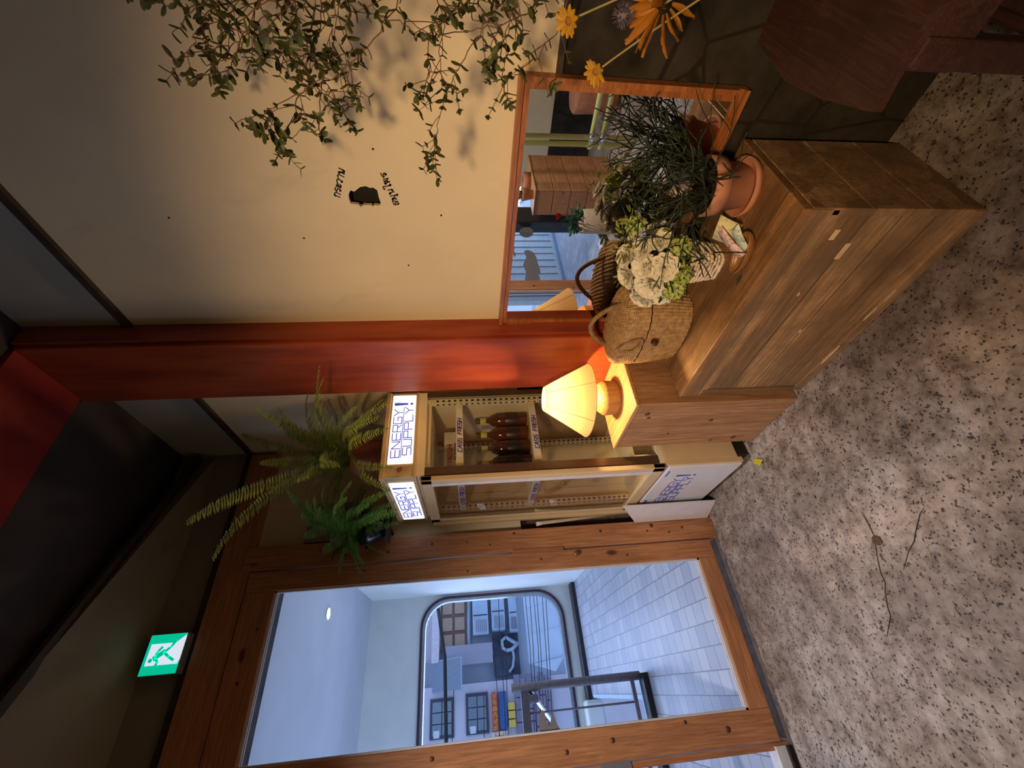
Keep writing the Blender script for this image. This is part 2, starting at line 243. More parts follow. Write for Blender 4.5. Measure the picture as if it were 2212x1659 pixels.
D = json.loads(r'''{"script1":[[[-1.6801,1.6501],[-1.6767,1.6434],[-1.6733,1.6383],[-1.6707,1.6368],[-1.6688,1.6394],[-1.6724,1.6398],[-1.675,1.643]],[[-1.6697,1.64],[-1.6687,1.648],[-1.6639,1.6389]],[[-1.6639,1.6415],[-1.6704,1.6518],[-1.6686,1.6548],[-1.6659,1.6547],[-1.666,1.6517],[-1.6687,1.6497]],[[-1.6549,1.6433],[-1.6619,1.6557],[-1.6587,1.66],[-1.6542,1.6599],[-1.6506,1.6587]],[[-1.6367,1.6653],[-1.6413,1.6663],[-1.6464,1.6645],[-1.6478,1.6611],[-1.6443,1.6542],[-1.6416,1.651],[-1.6388,1.6513],[-1.6387,1.6539],[-1.6415,1.6536]],[[-1.6358,1.6673],[-1.6321,1.6652],[-1.6274,1.666],[-1.625,1.6692],[-1.6273,1.6717],[-1.6306,1.6699],[-1.6302,1.667]],[[-1.6322,1.6604],[-1.6285,1.6578],[-1.6233,1.6596],[-1.6214,1.6627],[-1.6242,1.6646],[-1.627,1.663],[-1.6266,1.6601]],[[-1.6231,1.6746],[-1.6178,1.6777],[-1.6131,1.6772],[-1.6112,1.6746],[-1.6189,1.6704],[-1.6189,1.6669],[-1.6152,1.6625],[-1.6119,1.6625],[-1.6114,1.6653],[-1.6142,1.6655]],[[-1.6013,1.6666],[-1.6074,1.6761],[-1.6054,1.6819],[-1.5996,1.6848],[-1.5957,1.6827],[-1.5977,1.6804],[-1.5987,1.6819]],[[-1.5977,1.6822],[-1.592,1.6703]]],"script2":[[[-1.6675,1.5366],[-1.6608,1.5348],[-1.6554,1.5305],[-1.6581,1.5282],[-1.6635,1.5308],[-1.6677,1.5274],[-1.6677,1.5239],[-1.6655,1.5208],[-1.6628,1.5222],[-1.6632,1.5251],[-1.6659,1.5242]],[[-1.6524,1.5174],[-1.6494,1.5324]],[[-1.6533,1.5203],[-1.6463,1.5215],[-1.6439,1.5317],[-1.6427,1.5155],[-1.6379,1.5274],[-1.6407,1.5282],[-1.6378,1.5305],[-1.6346,1.5289],[-1.6356,1.526]],[[-1.6208,1.5322],[-1.6184,1.5353],[-1.6255,1.5376],[-1.6274,1.5355],[-1.6306,1.5153],[-1.6334,1.513],[-1.6353,1.5154],[-1.6329,1.5176],[-1.631,1.5161]],[[-1.6162,1.5249],[-1.6197,1.5126],[-1.6173,1.5103],[-1.6154,1.5128],[-1.6177,1.5138]],[[-1.6168,1.5121],[-1.6116,1.508],[-1.6085,1.5199],[-1.6065,1.522],[-1.6036,1.5211],[-1.6046,1.5182],[-1.6076,1.5173]],[[-1.6049,1.5004],[-1.6034,1.4975],[-1.5995,1.4994],[-1.6009,1.5024],[-1.6044,1.5005]],[[-1.5973,1.5204],[-1.6014,1.5055],[-1.593,1.5096],[-1.5909,1.5155],[-1.5869,1.517],[-1.5849,1.5146],[-1.5885,1.5126],[-1.591,1.5072],[-1.5891,1.5038],[-1.5875,1.5063]],[[-1.5809,1.5171],[-1.5708,1.5141],[-1.5683,1.5103]],[[-1.5819,1.5151],[-1.5811,1.5013],[-1.5749,1.5106],[-1.5709,1.5076],[-1.571,1.501],[-1.5751,1.4986],[-1.576,1.5012],[-1.5735,1.502]]],"hole":[[-1.6144,1.6344],[-1.6103,1.6246],[-1.6249,1.6039],[-1.628,1.5872],[-1.6225,1.5749],[-1.624,1.5665],[-1.6156,1.556],[-1.5951,1.5558],[-1.5725,1.5531],[-1.5664,1.5584],[-1.5677,1.5749],[-1.5615,1.5789],[-1.5676,1.5819],[-1.5674,1.6056],[-1.5611,1.6152],[-1.5687,1.6219],[-1.5715,1.6433],[-1.5865,1.6451],[-1.6013,1.6429]],"vines":[[[-0.3288,-2.1572,1.3853],[-0.3371,-2.1268,1.3893],[-0.3454,-2.0876,1.4299],[-0.3536,-2.0539,1.4678],[-0.3619,-2.0332,1.5033],[-0.3702,-2.0168,1.5524],[-0.3785,-1.9881,1.6118],[-0.3867,-1.9745,1.6462],[-0.395,-1.965,1.6857]],[[-0.2825,-1.9866,1.5784],[-0.2772,-1.9608,1.612],[-0.2719,-1.92,1.6339],[-0.2667,-1.8838,1.6656],[-0.2614,-1.858,1.6778]],[[-0.2086,-2.1303,1.5278],[-0.2075,-2.0938,1.5386],[-0.2064,-2.0541,1.5527],[-0.2053,-2.0179,1.5806],[-0.2042,-1.9951,1.5904],[-0.2031,-1.9592,1.6018]],[[-0.2654,-2.1357,1.6125],[-0.2719,-2.1031,1.6239],[-0.2784,-2.0801,1.6424],[-0.285,-2.0494,1.6722],[-0.2915,-2.04,1.7121],[-0.2981,-2.0303,1.7595],[-0.3046,-2.028,1.7843]],[[-0.2078,-2.0202,1.7225],[-0.1806,-1.9852,1.7717],[-0.1533,-1.9556,1.8206],[-0.1261,-1.936,1.8528]],[[-0.3044,-2.0549,1.6645],[-0.3249,-2.0411,1.6758],[-0.3455,-2.0341,1.6803],[-0.366,-2.0176,1.6854]],[[-0.2696,-2.131,1.6133],[-0.2496,-2.0998,1.6603],[-0.2296,-2.0823,1.7335],[-0.2096,-2.0757,1.7887],[-0.1896,-2.0736,1.8388]],[[-0.3436,-2.1529,1.5275],[-0.3653,-2.1259,1.5387],[-0.3869,-2.1136,1.5646],[-0.4086,-2.107,1.5878],[-0.4302,-2.0959,1.5994]],[[-0.2628,-2.0684,1.5387],[-0.2822,-2.0497,1.5658],[-0.3016,-2.0379,1.6196],[-0.3209,-2.0282,1.6414]],[[-0.3083,-2.0143,1.5403],[-0.3144,-1.9873,1.5494],[-0.3205,-1.9589,1.5607],[-0.3266,-1.9246,1.5799],[-0.3327,-1.9151,1.5645]],[[-0.2889,-2.1584,1.2216],[-0.2854,-2.1234,1.2315],[-0.282,-2.0848,1.2544],[-0.2785,-2.0461,1.2835],[-0.2751,-2.0121,1.306],[-0.2716,-1.9797,1.3254],[-0.2681,-1.9282,1.3428],[-0.2647,-1.8905,1.3574],[-0.2612,-1.8603,1.355]],[[-0.3407,-2.1642,1.2823],[-0.3457,-2.133,1.2904],[-0.3506,-2.1165,1.3092],[-0.3555,-2.0992,1.336],[-0.3604,-2.076,1.3491],[-0.3653,-2.0456,1.348],[-0.3702,-2.0269,1.3536]],[[-0.3087,-2.1641,1.1717],[-0.3018,-2.1175,1.1736],[-0.2948,-2.096,1.2111],[-0.2879,-2.0861,1.2587],[-0.281,-2.0766,1.291],[-0.2741,-2.066,1.3487],[-0.2672,-2.0884,1.3865]],[[-0.2364,-2.1376,1.1023],[-0.2389,-2.0803,1.1103],[-0.2415,-2.0448,1.1413],[-0.2441,-2.0146,1.1748],[-0.2466,-2.0032,1.1926],[-0.2492,-1.9956,1.2108]],[[-0.3396,-2.168,1.1975],[-0.3417,-2.1361,1.2024],[-0.3439,-2.0951,1.2228],[-0.346,-2.0639,1.2294],[-0.3482,-2.051,1.2387]],[[-0.3132,-2.1504,1.4731],[-0.3129,-2.1179,1.4778],[-0.3127,-2.0828,1.4829],[-0.3124,-2.0513,1.4829],[-0.3122,-2.0027,1.5009]],[[-0.2805,-2.1348,1.6844],[-0.2856,-2.1025,1.6985],[-0.2907,-2.0816,1.7425],[-0.2958,-2.0607,1.7718]],[[-0.2325,-2.1311,1.5935],[-0.2375,-2.1029,1.6027],[-0.2424,-2.0735,1.6047],[-0.2474,-2.0529,1.5873],[-0.2523,-2.0312,1.5734]],[[-0.329,-2.1545,1.4427],[-0.3459,-2.1267,1.4329],[-0.3629,-2.1089,1.4206],[-0.3798,-2.1085,1.3912],[-0.3968,-2.0997,1.3633]],[[-0.2238,-2.142,1.3352],[-0.2377,-2.1091,1.3336],[-0.2516,-2.0811,1.3233],[-0.2654,-2.044,1.3341],[-0.2793,-1.9899,1.3336]],[[-0.2718,-2.1349,1.6529],[-0.2598,-2.0974,1.6947],[-0.2479,-2.0625,1.7449],[-0.2359,-2.0257,1.7751]],[[-0.2377,-2.1328,1.5772],[-0.2331,-2.1013,1.6194],[-0.2286,-2.0728,1.693],[-0.2241,-2.0502,1.7511]],[[-0.328,-1.943,1.6142],[-0.3274,-1.9527,1.5962],[-0.3269,-1.9285,1.5957],[-0.3263,-1.9206,1.5726]],[[-0.281,-1.9319,1.6899],[-0.3142,-1.9295,1.6657],[-0.3473,-1.9277,1.646],[-0.3804,-1.9416,1.653]],[[-0.2023,-1.9589,1.602],[-0.2066,-1.9694,1.5703],[-0.2109,-1.9511,1.5567],[-0.2151,-1.9276,1.5531]],[[-0.2137,-2.1419,1.3037],[-0.2285,-2.1103,1.2644],[-0.2433,-2.0888,1.2484],[-0.258,-2.0803,1.224],[-0.2728,-2.0565,1.241]],[[-0.2589,-2.1391,1.5202],[-0.2726,-2.1065,1.5495],[-0.2863,-2.0847,1.5761],[-0.3001,-2.0567,1.5903],[-0.3138,-2.035,1.5797]],[[-0.2639,-2.1389,1.5409],[-0.2744,-2.1121,1.562],[-0.2849,-2.1001,1.6218],[-0.2954,-2.0707,1.6747],[-0.3059,-2.0601,1.6982]],[[-0.289,-2.1455,1.492],[-0.2819,-2.1099,1.5174],[-0.2748,-2.0723,1.5139],[-0.2677,-2.0303,1.5304],[-0.2606,-2.0005,1.5271]],[[-0.3186,-2.1468,1.5681],[-0.3079,-2.1275,1.605],[-0.2972,-2.1089,1.671],[-0.2865,-2.0851,1.7067]]],"flw":{"f1":[-0.45,-2.1382,1.1399],"f2":[-0.45,-2.078,1.0856],"big":[-0.45,-2.163,1.0041],"th":[-0.45,-2.1478,1.0602],"th2":[-0.5,-2.18,1.1439],"vase":[-0.45,-2.2237,0.8931]},"fern1":[[-0.25,-0.6791,2.2722],[-0.25,-0.8775,2.1322],[-0.3,-0.8646,2.0259],[-0.3,-0.7177,2.0235],[-0.75,-1.0193,2.1412],[-0.8,-0.8033,2.1554],[-0.2,-0.9913,1.8511],[-0.12,-0.7802,1.7405],[-0.3,-0.9497,1.608],[-0.3,-0.9964,1.849],[-0.4,-1.0113,1.6213],[-0.5,-0.8027,1.5988],[-0.4,-0.5948,2.0159],[-0.35,-1.0011,1.7098],[-0.4,-0.7,2.1514],[-0.55,-0.9464,1.7509],[-0.45,-1.0125,1.5848],[-0.2,-1.0616,1.8474],[-0.3,-0.9458,2.0132],[-0.2,-0.889,1.9425],[-0.5,-0.7246,1.9801],[-0.6,-0.8203,1.5965],[-0.35,-0.9451,1.8058],[-0.2,-0.8379,1.6541]],"fern2":[[-0.62,-0.0906,1.7491],[-0.55,-0.4381,1.6335],[-0.55,-0.315,1.648],[-0.5,-0.448,1.6457],[-0.65,-0.1152,1.8737],[-0.55,-0.6575,1.9574],[-0.55,-0.5104,2.0229],[-0.5,-0.6668,1.893],[-0.55,-0.8081,1.7451],[-0.6,-0.8215,1.6045],[-0.6,-0.697,1.6954],[-0.6,-0.3619,2.0517],[-0.65,-0.2332,1.9915],[-0.5,-0.0274,1.7235],[-0.62,0.163,2.0137],[-0.6,-0.6295,1.6007],[-0.5,-0.6416,2.0435],[-0.6,-0.5378,1.6996],[-0.65,-0.9018,1.7248],[-0.5,-0.3693,1.6999],[-0.6,-0.8178,1.8648],[-0.62,-0.2634,1.947]],"fern2pot":[-0.5729,-0.16,1.741],"ext":{"siding":[-1.148,0.768,2.308,2.598],"eave":[-0.593,0.41,2.169,2.336],"tan":[-0.344,0.735,1.558,2.167],"ac1":[-0.139,0.576,1.041,1.404],"ac2":[-0.086,0.393,0.649,0.968],"ac3":[-0.138,0.511,0.36,0.558],"dark":[-0.942,-0.147,0.363,0.945],"canopy":[-0.779,0.591,-0.275,0.268],"canopy2":[-0.673,0.583,-0.59,0.166],"awn":[-1.097,-0.582,1.675,2.515],"band":[-0.675,-0.393,0.976,2.048],"fac":[-2.302,-1.018,1.157,2.597],"w1":[-1.902,-1.232,1.849,2.345],"w2":[-1.893,-1.201,1.125,1.597],"sign1":[-1.873,-1.224,0.932,1.049],"sign2":[-2.34,-1.882,0.748,1.086],"blue":[-1.853,-1.222,0.737,0.888],"yel":[-1.837,-1.407,0.667,0.711],"brick":[-2.394,-1.336,0.158,0.595],"tanp":[-1.769,-1.352,-0.287,-0.053],"base":[-2.651,0.711,-1.106,0.496]},"cables":[[[0.5538,6.5,2.1192],[0.0793,6.5,2.0064],[-0.6594,6.5,1.8822],[-1.8648,6.5,1.8513],[-2.2169,6.5,1.8423]],[[0.4778,6.5,1.0968],[-0.3032,6.5,1.0436],[-1.2589,6.5,0.9971],[-2.2945,6.5,1.0154]],[[0.4613,6.5,0.8745],[-0.3145,6.5,0.9009],[-1.2046,6.5,0.8912],[-2.3051,6.5,0.9016]],[[0.3705,6.5,0.7559],[-0.9498,6.5,0.8238],[-2.3065,6.5,0.8873]],[[0.3419,6.5,0.3735],[-0.6446,6.5,0.3762],[-2.3467,6.5,0.4587]],[[0.3352,6.5,0.2843],[-0.6493,6.5,0.3183],[-2.35,6.5,0.4229]],[[0.3299,6.5,0.2128],[-0.6568,6.5,0.2271],[-2.3547,6.5,0.3727]],[[0.3252,6.5,0.1502],[-0.6602,6.5,0.1856],[-2.3601,6.5,0.3153]],[[0.3171,6.5,0.0428],[-0.943,6.5,0.1067],[-2.3669,6.5,0.2435]],[[0.3118,6.5,-0.0289],[-0.9471,6.5,0.0579],[-2.3723,6.5,0.1859]],[[-1.2387,6.5,1.23],[-1.835,6.5,1.2503],[-2.2718,6.5,1.2567]],[[-1.1323,6.5,1.7319],[-1.5587,6.5,1.7487],[-2.2235,6.5,1.772]]],"duct1":[[0.8241,9.22,1.48],[0.2172,9.22,1.4956],[-0.3221,9.22,1.5095],[-0.3461,9.22,1.328],[-0.3523,9.22,1.0268],[-0.5819,9.22,0.8902],[-0.8129,9.22,0.7785],[-0.9611,9.22,0.7682]],"duct2":[[-0.3809,9.05,0.3898],[-0.2966,9.05,0.5224],[-0.2117,9.05,0.656],[-0.2784,9.05,0.7473],[-0.4255,9.05,0.7365],[-0.4781,9.05,0.6446],[-0.4689,9.05,0.5372],[-0.3462,9.05,0.365]],"duct3":[[-0.443,9.06,0.5129],[-0.6238,9.06,0.4969],[-0.7965,9.06,0.5332],[-0.8923,9.06,0.6249]],"cat":[[-1.4012,1.0493],[-1.3545,1.0487],[-1.3266,1.0452],[-1.3087,1.0375],[-1.3037,1.0287],[-1.3115,1.0213],[-1.3374,1.0192],[-1.352,1.0139],[-1.3623,1.0081],[-1.353,1.0024],[-1.3393,0.9975],[-1.3255,0.9926],[-1.3225,0.9885],[-1.3308,0.9816],[-1.3614,0.9715],[-1.3822,0.9566],[-1.3929,0.9293]],"blob1":[[-1.9305,0.7732],[-1.9401,0.7343],[-1.9063,0.6928],[-1.8349,0.675],[-1.7651,0.6723],[-1.6633,0.663],[-1.6301,0.6636],[-1.6138,0.6838],[-1.5434,0.6782],[-1.4905,0.6849],[-1.4901,0.8154],[-1.5556,0.805],[-1.6312,0.7885],[-1.7317,0.8048],[-1.7773,0.7891],[-1.8353,0.7645],[-1.8825,0.7707]],"blob2":[[-2.2085,0.6574],[-2.182,0.6641],[-2.1585,0.6773],[-2.1405,0.6955],[-2.1299,0.7167],[-2.1276,0.7387],[-2.134,0.7592],[-2.1483,0.776],[-2.1691,0.7874],[-2.1943,0.792],[-2.2211,0.7894],[-2.2467,0.7798],[-2.2683,0.764],[-2.2835,0.7438],[-2.2904,0.7214],[-2.2883,0.6994],[-2.2774,0.6801],[-2.259,0.6658],[-2.2351,0.6579]],"blob3":[[-2.1038,0.902],[-2.0285,0.8701],[-1.9792,0.8517],[-1.9306,0.8673],[-1.8827,0.8529],[-1.8356,0.8647],[-1.8947,0.8817],[-1.9067,0.9106],[-1.9549,0.9442]]}''')
# ------------------------------------------------------------------ materials
def plaster(name, c, stain=(.45, .36, .25), amt=.35):
    m, nt, b, out = node_mat(name); v = coords(nt)
    f = noise_n(nt, v, 1.6, 6, .6); g = noise_n(nt, v, 60, 3)
    col = ramp(nt, f, [(.38, tuple(x*.90 for x in c)), (.62, c)])
    s = noise_n(nt, coords(nt, (1, 1, .4)), 4.5, 7, .7, .5); sf = ramp(nt, s, [(.58, (0, 0, 0)), (.75, (amt, amt, amt))])
    nt.links.new(mixc(nt, col, stain, sf), b.inputs['Base Color']); b.inputs['Roughness'].default_value = .85
    bump(nt, b, g, .12, .002); return m
M_plaster = plaster('cream_plaster', (.80, .66, .42))
M_plaster2 = plaster('grey_plaster', (.40, .37, .31), (.25, .2, .14), .4)
M_upper = plaster('brown_grey_plaster', (.27, .23, .17), (.12, .09, .06), .6)
def floor_mat():
    m, nt, b, out = node_mat('rough_stone'); v = coords(nt)
    a = noise_n(nt, v, 15, 9, .74); p = noise_n(nt, v, 75, 4, .6); q = noise_n(nt, v, 30, 5, .65, .4); big = noise_n(nt, v, 1.5, 4, .6)
    vo = nt.nodes.new('ShaderNodeTexVoronoi'); vo.inputs['Scale'].default_value = 78; vo.inputs['Randomness'].default_value = 1; nt.links.new(v, vo.inputs['Vector'])
    col = ramp(nt, a, [(.33, (.15, .115, .09)), (.44, (.33, .28, .235)), (.56, (.50, .45, .405)), (.72, (.68, .62, .57))])
    col = mixc(nt, col, ramp(nt, big, [(.36, (.42, .36, .32)), (.50, (.74, .68, .65)), (.64, (1.12, 1.12, 1.16))]), 1.0, 'MULTIPLY')
    pit = ramp(nt, p, [(.36, (1, 1, 1)), (.41, (0, 0, 0))]); col = mixc(nt, col, (.06, .04, .03), pit)
    msk = ramp(nt, q, [(.46, (1, 1, 1)), (.52, (0, 0, 0))])
    hole = ramp(nt, vo.outputs['Distance'], [(.16, (1, 1, 1)), (.26, (0, 0, 0))]); hole = mixc(nt, hole, (0, 0, 0), mixc(nt, (1, 1, 1), (0, 0, 0), msk))
    col = mixc(nt, col, (.035, .022, .015), hole)
    rust = ramp(nt, noise_n(nt, v, 4, 7, .78, 1), [(.60, (0, 0, 0)), (.72, (.55, .55, .55))]); col = mixc(nt, col, (.20, .10, .04), rust)
    nt.links.new(col, b.inputs['Base Color']); b.inputs['Roughness'].default_value = .55
    sub = nt.nodes.new('ShaderNodeMath'); sub.operation = 'SUBTRACT'; nt.links.new(a, sub.inputs[0]); nt.links.new(hole, sub.inputs[1])
    bump(nt, b, sub.outputs[0], .75, .006); return m
M_floor = floor_mat()
M_groove = plain('dirty_threshold_cement', (.13, .085, .06), .8, var=.4, nscale=25, bmp=.4)
M_ceil = plain('dark_ceiling_paint', (.045, .038, .045), .8, var=.3, nscale=3)
M_red = plain('red_painted_beam', (.24, .018, .02), .5, var=.2, nscale=4)
def pillar_mat():
    m, nt, b, out = node_mat('red_brown_painted_wood'); f = noise_n(nt, coords(nt, (6, 6, .8)), 3, 6, .6)
    col = ramp(nt, f, [(.35, (.26, .035, .012)), (.62, (.42, .075, .022))])
    s = ramp(nt, noise_n(nt, coords(nt, (20, 20, 6)), 6, 5, .75), [(.68, (0, 0, 0)), (.74, (.8, .8, .8))])
    nt.links.new(mixc(nt, col, (.05, .015, .01), s), b.inputs['Base Color']); b.inputs['Roughness'].default_value = .33; bump(nt, b, f, .08, .002); return m
M_pillar = pillar_mat()
M_strip = plain('dark_stained_strip', (.045, .028, .018), .7, var=.4, nscale=20, bmp=.5)
def dado_mat():
    m, nt, b, out = node_mat('dark_stone_slabs'); v = coords(nt)
    vo = nt.nodes.new('ShaderNodeTexVoronoi'); vo.feature = 'DISTANCE_TO_EDGE'; vo.inputs['Scale'].default_value = 4.2; nt.links.new(v, vo.inputs['Vector'])
    e = ramp(nt, vo.outputs['Distance'], [(.010, (1, 1, 1)), (.022, (0, 0, 0))])
    f = noise_n(nt, v, 6, 6, .7); col = ramp(nt, f, [(.35, (.018, .014, .010)), (.65, (.048, .040, .028))])
    nt.links.new(mixc(nt, col, (.02, .015, .01), e), b.inputs['Base Color']); b.inputs['Roughness'].default_value = .85; b.inputs['Specular IOR Level'].default_value = .2; bump(nt, b, f, .4, .006); return m
M_dado = dado_mat()
W_door = wood('orange_brown_pine', (.56, .25, .11), (.46, .19, .08), 'z', 1.0, .42, True, (.13, .04, .018))
W_doorx = wood('orange_brown_pine_crosswise', (.56, .25, .11), (.46, .19, .08), 'x', 1.0, .42, True, (.13, .04, .018))
W_cab = wood('worn_board_wood', (.40, .25, .13), (.30, .175, .085), 'y', 1.0, .6, False, dirt=.8, bmp=.5, band=14)
W_cabtop = wood('worn_board_wood_top', (.36, .19, .075), (.22, .11, .042), 'y', 1.2, .45, False, dirt=.85, bmp=.5, band=12)
W_cabz = wood('worn_board_wood_upright', (.40, .25, .13), (.30, .175, .085), 'z', 1.0, .6, False, dirt=.8, bmp=.5, band=14)
W_cube = wood('knotty_pine_boards', (.48, .26, .125), (.36, .175, .08), 'z', 1.0, .5, True, (.15, .06, .03), dirt=.3)
W_cubet = wood('knotty_pine_top', (.60, .33, .14), (.50, .26, .10), 'y', 1.0, .5, False)
W_lamp = wood('turned_oak', (.62, .34, .13), (.52, .26, .09), 'z', 2.0, .5, False)
W_mirror = wood('orange_stained_frame', (.44, .16, .045), (.34, .11, .03), 'y', 1.0, .35, False)
W_stool = wood('old_dark_red_wood', (.085, .034, .022), (.05, .018, .013), 'x', 1.6, .55, False, dirt=.6, bmp=.7)
W_crate = wood('crate_planks', (.55, .27, .12), (.45, .20, .08), 'x', 1.2, .55, True, (.08, .03, .015))
M_black = plain('matt_black', (.012, .012, .013), .6)
M_white = plain('white_paint', (.72, .72, .72), .55, var=.05)
M_bead = plain('white_glazing_bead', (.70, .64, .60), .6, var=.05)
M_glass = glass_mat('clear_glass', (.97, .98, 1), .0)
M_beige = plain('beige_enamel', (.62, .46, .26), .35, var=.05, nscale=8)
M_cream = plain('cream_enamel_inside', (.74, .64, .44), .45, var=.06, nscale=8)
M_fwhite = plain('white_enamel', (.70, .68, .70), .3, var=.03, nscale=8)
M_sign = emit('backlit_white_acrylic', (.95, .95, .97), 1.0)
M_blue = plain('blue_lettering', (.035, .06, .42), .5, var=.05)
M_redp = plain('red_print', (.55, .03, .03), .5)
M_terra = plain('terracotta', (.52, .23, .13), .75, var=.18, nscale=14, bmp=.15)
M_darkterra = plain('dark_red_clay', (.27, .07, .05), .6, var=.15, nscale=10)
M_soil = plain('potting_soil', (.02, .015, .012), .95, var=.5, nscale=80, bmp=1)
M_metal = plain('grey_metal_paint', (.22, .20, .22), .5, .0, var=.12)
M_gwhite = plain('corridor_white', (.72, .73, .68), .8, var=.05, nscale=4)
# ------------------------------------------------------------------ room shell
fb = MB(); nx, ny = 230, 250
X0, X1, Y0, Y1 = -3.2, .06, -4.5, -.055
def fx(t): return X0+(X1-X0)*(t**.8)
fo = 0
for j in range(ny+1):
    for i in range(nx+1):
        x = X0+(X1-X0)*(i/nx)**.7; y = Y0+(Y1-Y0)*(j/ny)**.6
        if j == ny: y = -.072-.035*noise.noise(Vector((x*7, 0, 3)))-.012*noise.noise(Vector((x*23, 5, 3)))
        n1 = noise.noise(Vector((x*9, y*9, 0))); n2 = noise.noise(Vector((x*33, y*33, 4))); n3 = noise.noise(Vector((x*80, y*80, 9)))
        fb.v.append((x, y, -.004+.0022*n1+.0020*n2-.004*max(0, n3-.25)))
for j in range(ny):
    for i in range(nx):
        a = j*(nx+1)+i; fb.face((a, a+1, a+nx+2, a+nx+1), True)
o0 = len(fb.v)
for i in range(nx+1): x, y, z = fb.v[ny*(nx+1)+i]; fb.v.append((x, y+.004, -.05))
for i in range(nx): a = ny*(nx+1)+i; fb.face((a, a+1, o0+i+1, o0+i))
floor = struct(fb, 'floor', M_floor)
struct(MB().box(-3.2, .02, -.12, .08, -.06, -.022), 'trim_1', M_groove, label='dirty brown threshold groove along the door wall')
ck_ = MB()
for cr in ([(-.84, -.99), (-.863, -.988), (-.899, -.985), (-.923, -.982), (-.947, -.970), (-.985, -.945), (-1.021, -.935), (-1.05, -.925), (-1.079, -.907), (-1.11, -.89), (-1.137, -.879), (-1.165, -.85), (-1.19, -.826)], [(-.90, -1.19), (-.91, -1.167), (-.949, -1.12), (-.97, -1.10), (-.988, -1.068), (-1.029, -1.015)]):
    ck_.tube([(x+.004*noise.noise(Vector((x*90, y*90, 1))), y+.006*noise.noise(Vector((x*70, y*70, 7))), -.0025) for x, y in cr], [.0006]+[.0013]*(len(cr)-2)+[.0006], 6)
ck_.build('floor_crack', plain('dark_crack', (.05, .03, .02), .9), floor)
st_ = MB(); st_.add([(-.935+.017*(1+.3*noise.noise(Vector((k, 2, 1.5))))*math.cos(k*.5236), -.985+.017*(1+.4*noise.noise(Vector((k*1.3, 5, 2.5))))*math.sin(k*.5236), .0012) for k in range(12)], [tuple(range(12))])
st_.build('floor_stain', plain('rusty_stain', (.09, .055, .03), .9, var=.6, nscale=120), floor)
# right wall (plane x=.02) with the ragged hole
def holed(outer, inner, xpl, name, mat, axis, back, parent=None):
    bm = bmesh.new()
    def mk(loop):
        vs = [bm.verts.new((xpl, p[0], p[1]) if axis == 0 else (p[0], xpl, p[1])) for p in loop]
        return vs, [bm.edges.new((vs[i], vs[(i+1) % len(vs)])) for i in range(len(vs))]
    vo_, eo = mk(outer); vi, ei = mk(inner)
    bmesh.ops.triangle_fill(bm, use_beauty=True, use_dissolve=False, edges=eo+ei)
    for loop in (vi, vo_):
        nv = [bm.verts.new((v.co.x+(back if axis == 0 else 0), v.co.y+(back if axis == 1 else 0), v.co.z)) for v in loop]
        for i in range(len(loop)):
            j = (i+1) % len(loop); bm.faces.new((loop[i], loop[j], nv[j], nv[i]))
    bmesh.ops.recalc_face_normals(bm, faces=bm.faces)
    me = bpy.data.meshes.new(name); bm.to_mesh(me); bm.free(); me.materials.append(mat)
    o = bpy.data.objects.new(name, me); COL.objects.link(o); W[o.name] = Vector((0, 0, 0))
    if parent: o.parent = parent
    else: o['kind'] = 'structure'
    return o
wr = holed([(-4.5, 1.058), (.1, 1.058), (.1, 2.575), (-4.5, 2.575)], D['hole'], .02, 'wall_right', M_plaster, 0, .012)
MB().box(.055, .12, -4.5, .1, 1.04, 2.6).build('cavity_backing', plain('dark_cavity', (.012, .009, .007), .9), wr)
MB().box(.022, .06, -4.5, -1.75, 1.04, 2.58).box(.022, .06, -1.45, .1, 1.04, 2.58).build('wall_core', M_strip, wr)
MB().box(.02, .12, -4.5, .1, 2.575, 2.97).build('upper_wall', M_plaster2, wr)
MB().box(.035, .12, -4.5, .1, -.06, 1.058).build('dado', M_dado, wr)
hm = MB(); strokes(hm, D['script1']+D['script2'], (.0195, 0, 0), (0, 1, 0), (0, 0, 1), .0033, .0006)
for (y, z) in ((-1.735, 1.545), (-1.45, 1.82), (-1.34, 1.50), (-1.52, 2.19), (-1.535, 1.372)):
    hm.lathe([(0.0001, 0), (.0035, 0), (.003, -.002), (.0001, -.002)], (.0205, y, z), 8, 'x')
hm2 = hm.build('wall_writing', M_black, wr); hm2['label'] = 'black handwriting beside the hole'
struct(MB().box(.004, .022, -4.5, 0, 2.565, 2.592), 'trim_2', M_strip)
struct(MB().box(-3.2, .0, -.016, .002, 2.560, 2.592), 'trim_3', M_strip)
# left wall with the door opening
wl = struct(MB().box(-.53, .02, .0, .1, 1.045, 2.44), 'wall_left', M_plaster)
MB().box(-.53, .02, .03, .1, -.06, 1.045).build('recess_panel', M_groove, wl)
MB().box(-3.2, .02, .0, .1, 2.57, 3.0).build('upper_wall', M_upper, wl)
sof = MB(); sof.add([(.02, 0, 2.765), (-3.2, 0, 2.765), (-3.2, -1.25, 2.93), (-1.2, -.46, 2.90), (-.05, .0, 2.84), (.02, .03, 2.84)], [(0, 1, 2, 3), (0, 3, 4, 5)])
sof.build('sloping_soffit', M_upper, wl)
struct(MB().bar((.0, -.02, 2.845), (-1.2, -.47, 2.895), .045, .02).bar((-1.2, -.47, 2.895), (-3.2, -1.26, 2.925), .03, .014), 'trim_4', M_strip)
struct(MB().box(-3.2, .1, -4.5, .1, 2.95, 3.0), 'ceiling', M_ceil)
struct(MB().box(-3.2, -.08, -1.055, -.74, 2.925, 2.952, .004), 'trim_5', M_red, label='red painted underside of the ceiling beam')
struct(MB().box(-.08, .02, -1.055, -.71, -.02, 2.94, .006), 'trim_6', M_pillar, label='red brown painted wooden pillar')
struct(MB().box(-.062, .02, -1.068, -1.05, .6, 2.94), 'trim_7', M_pillar)
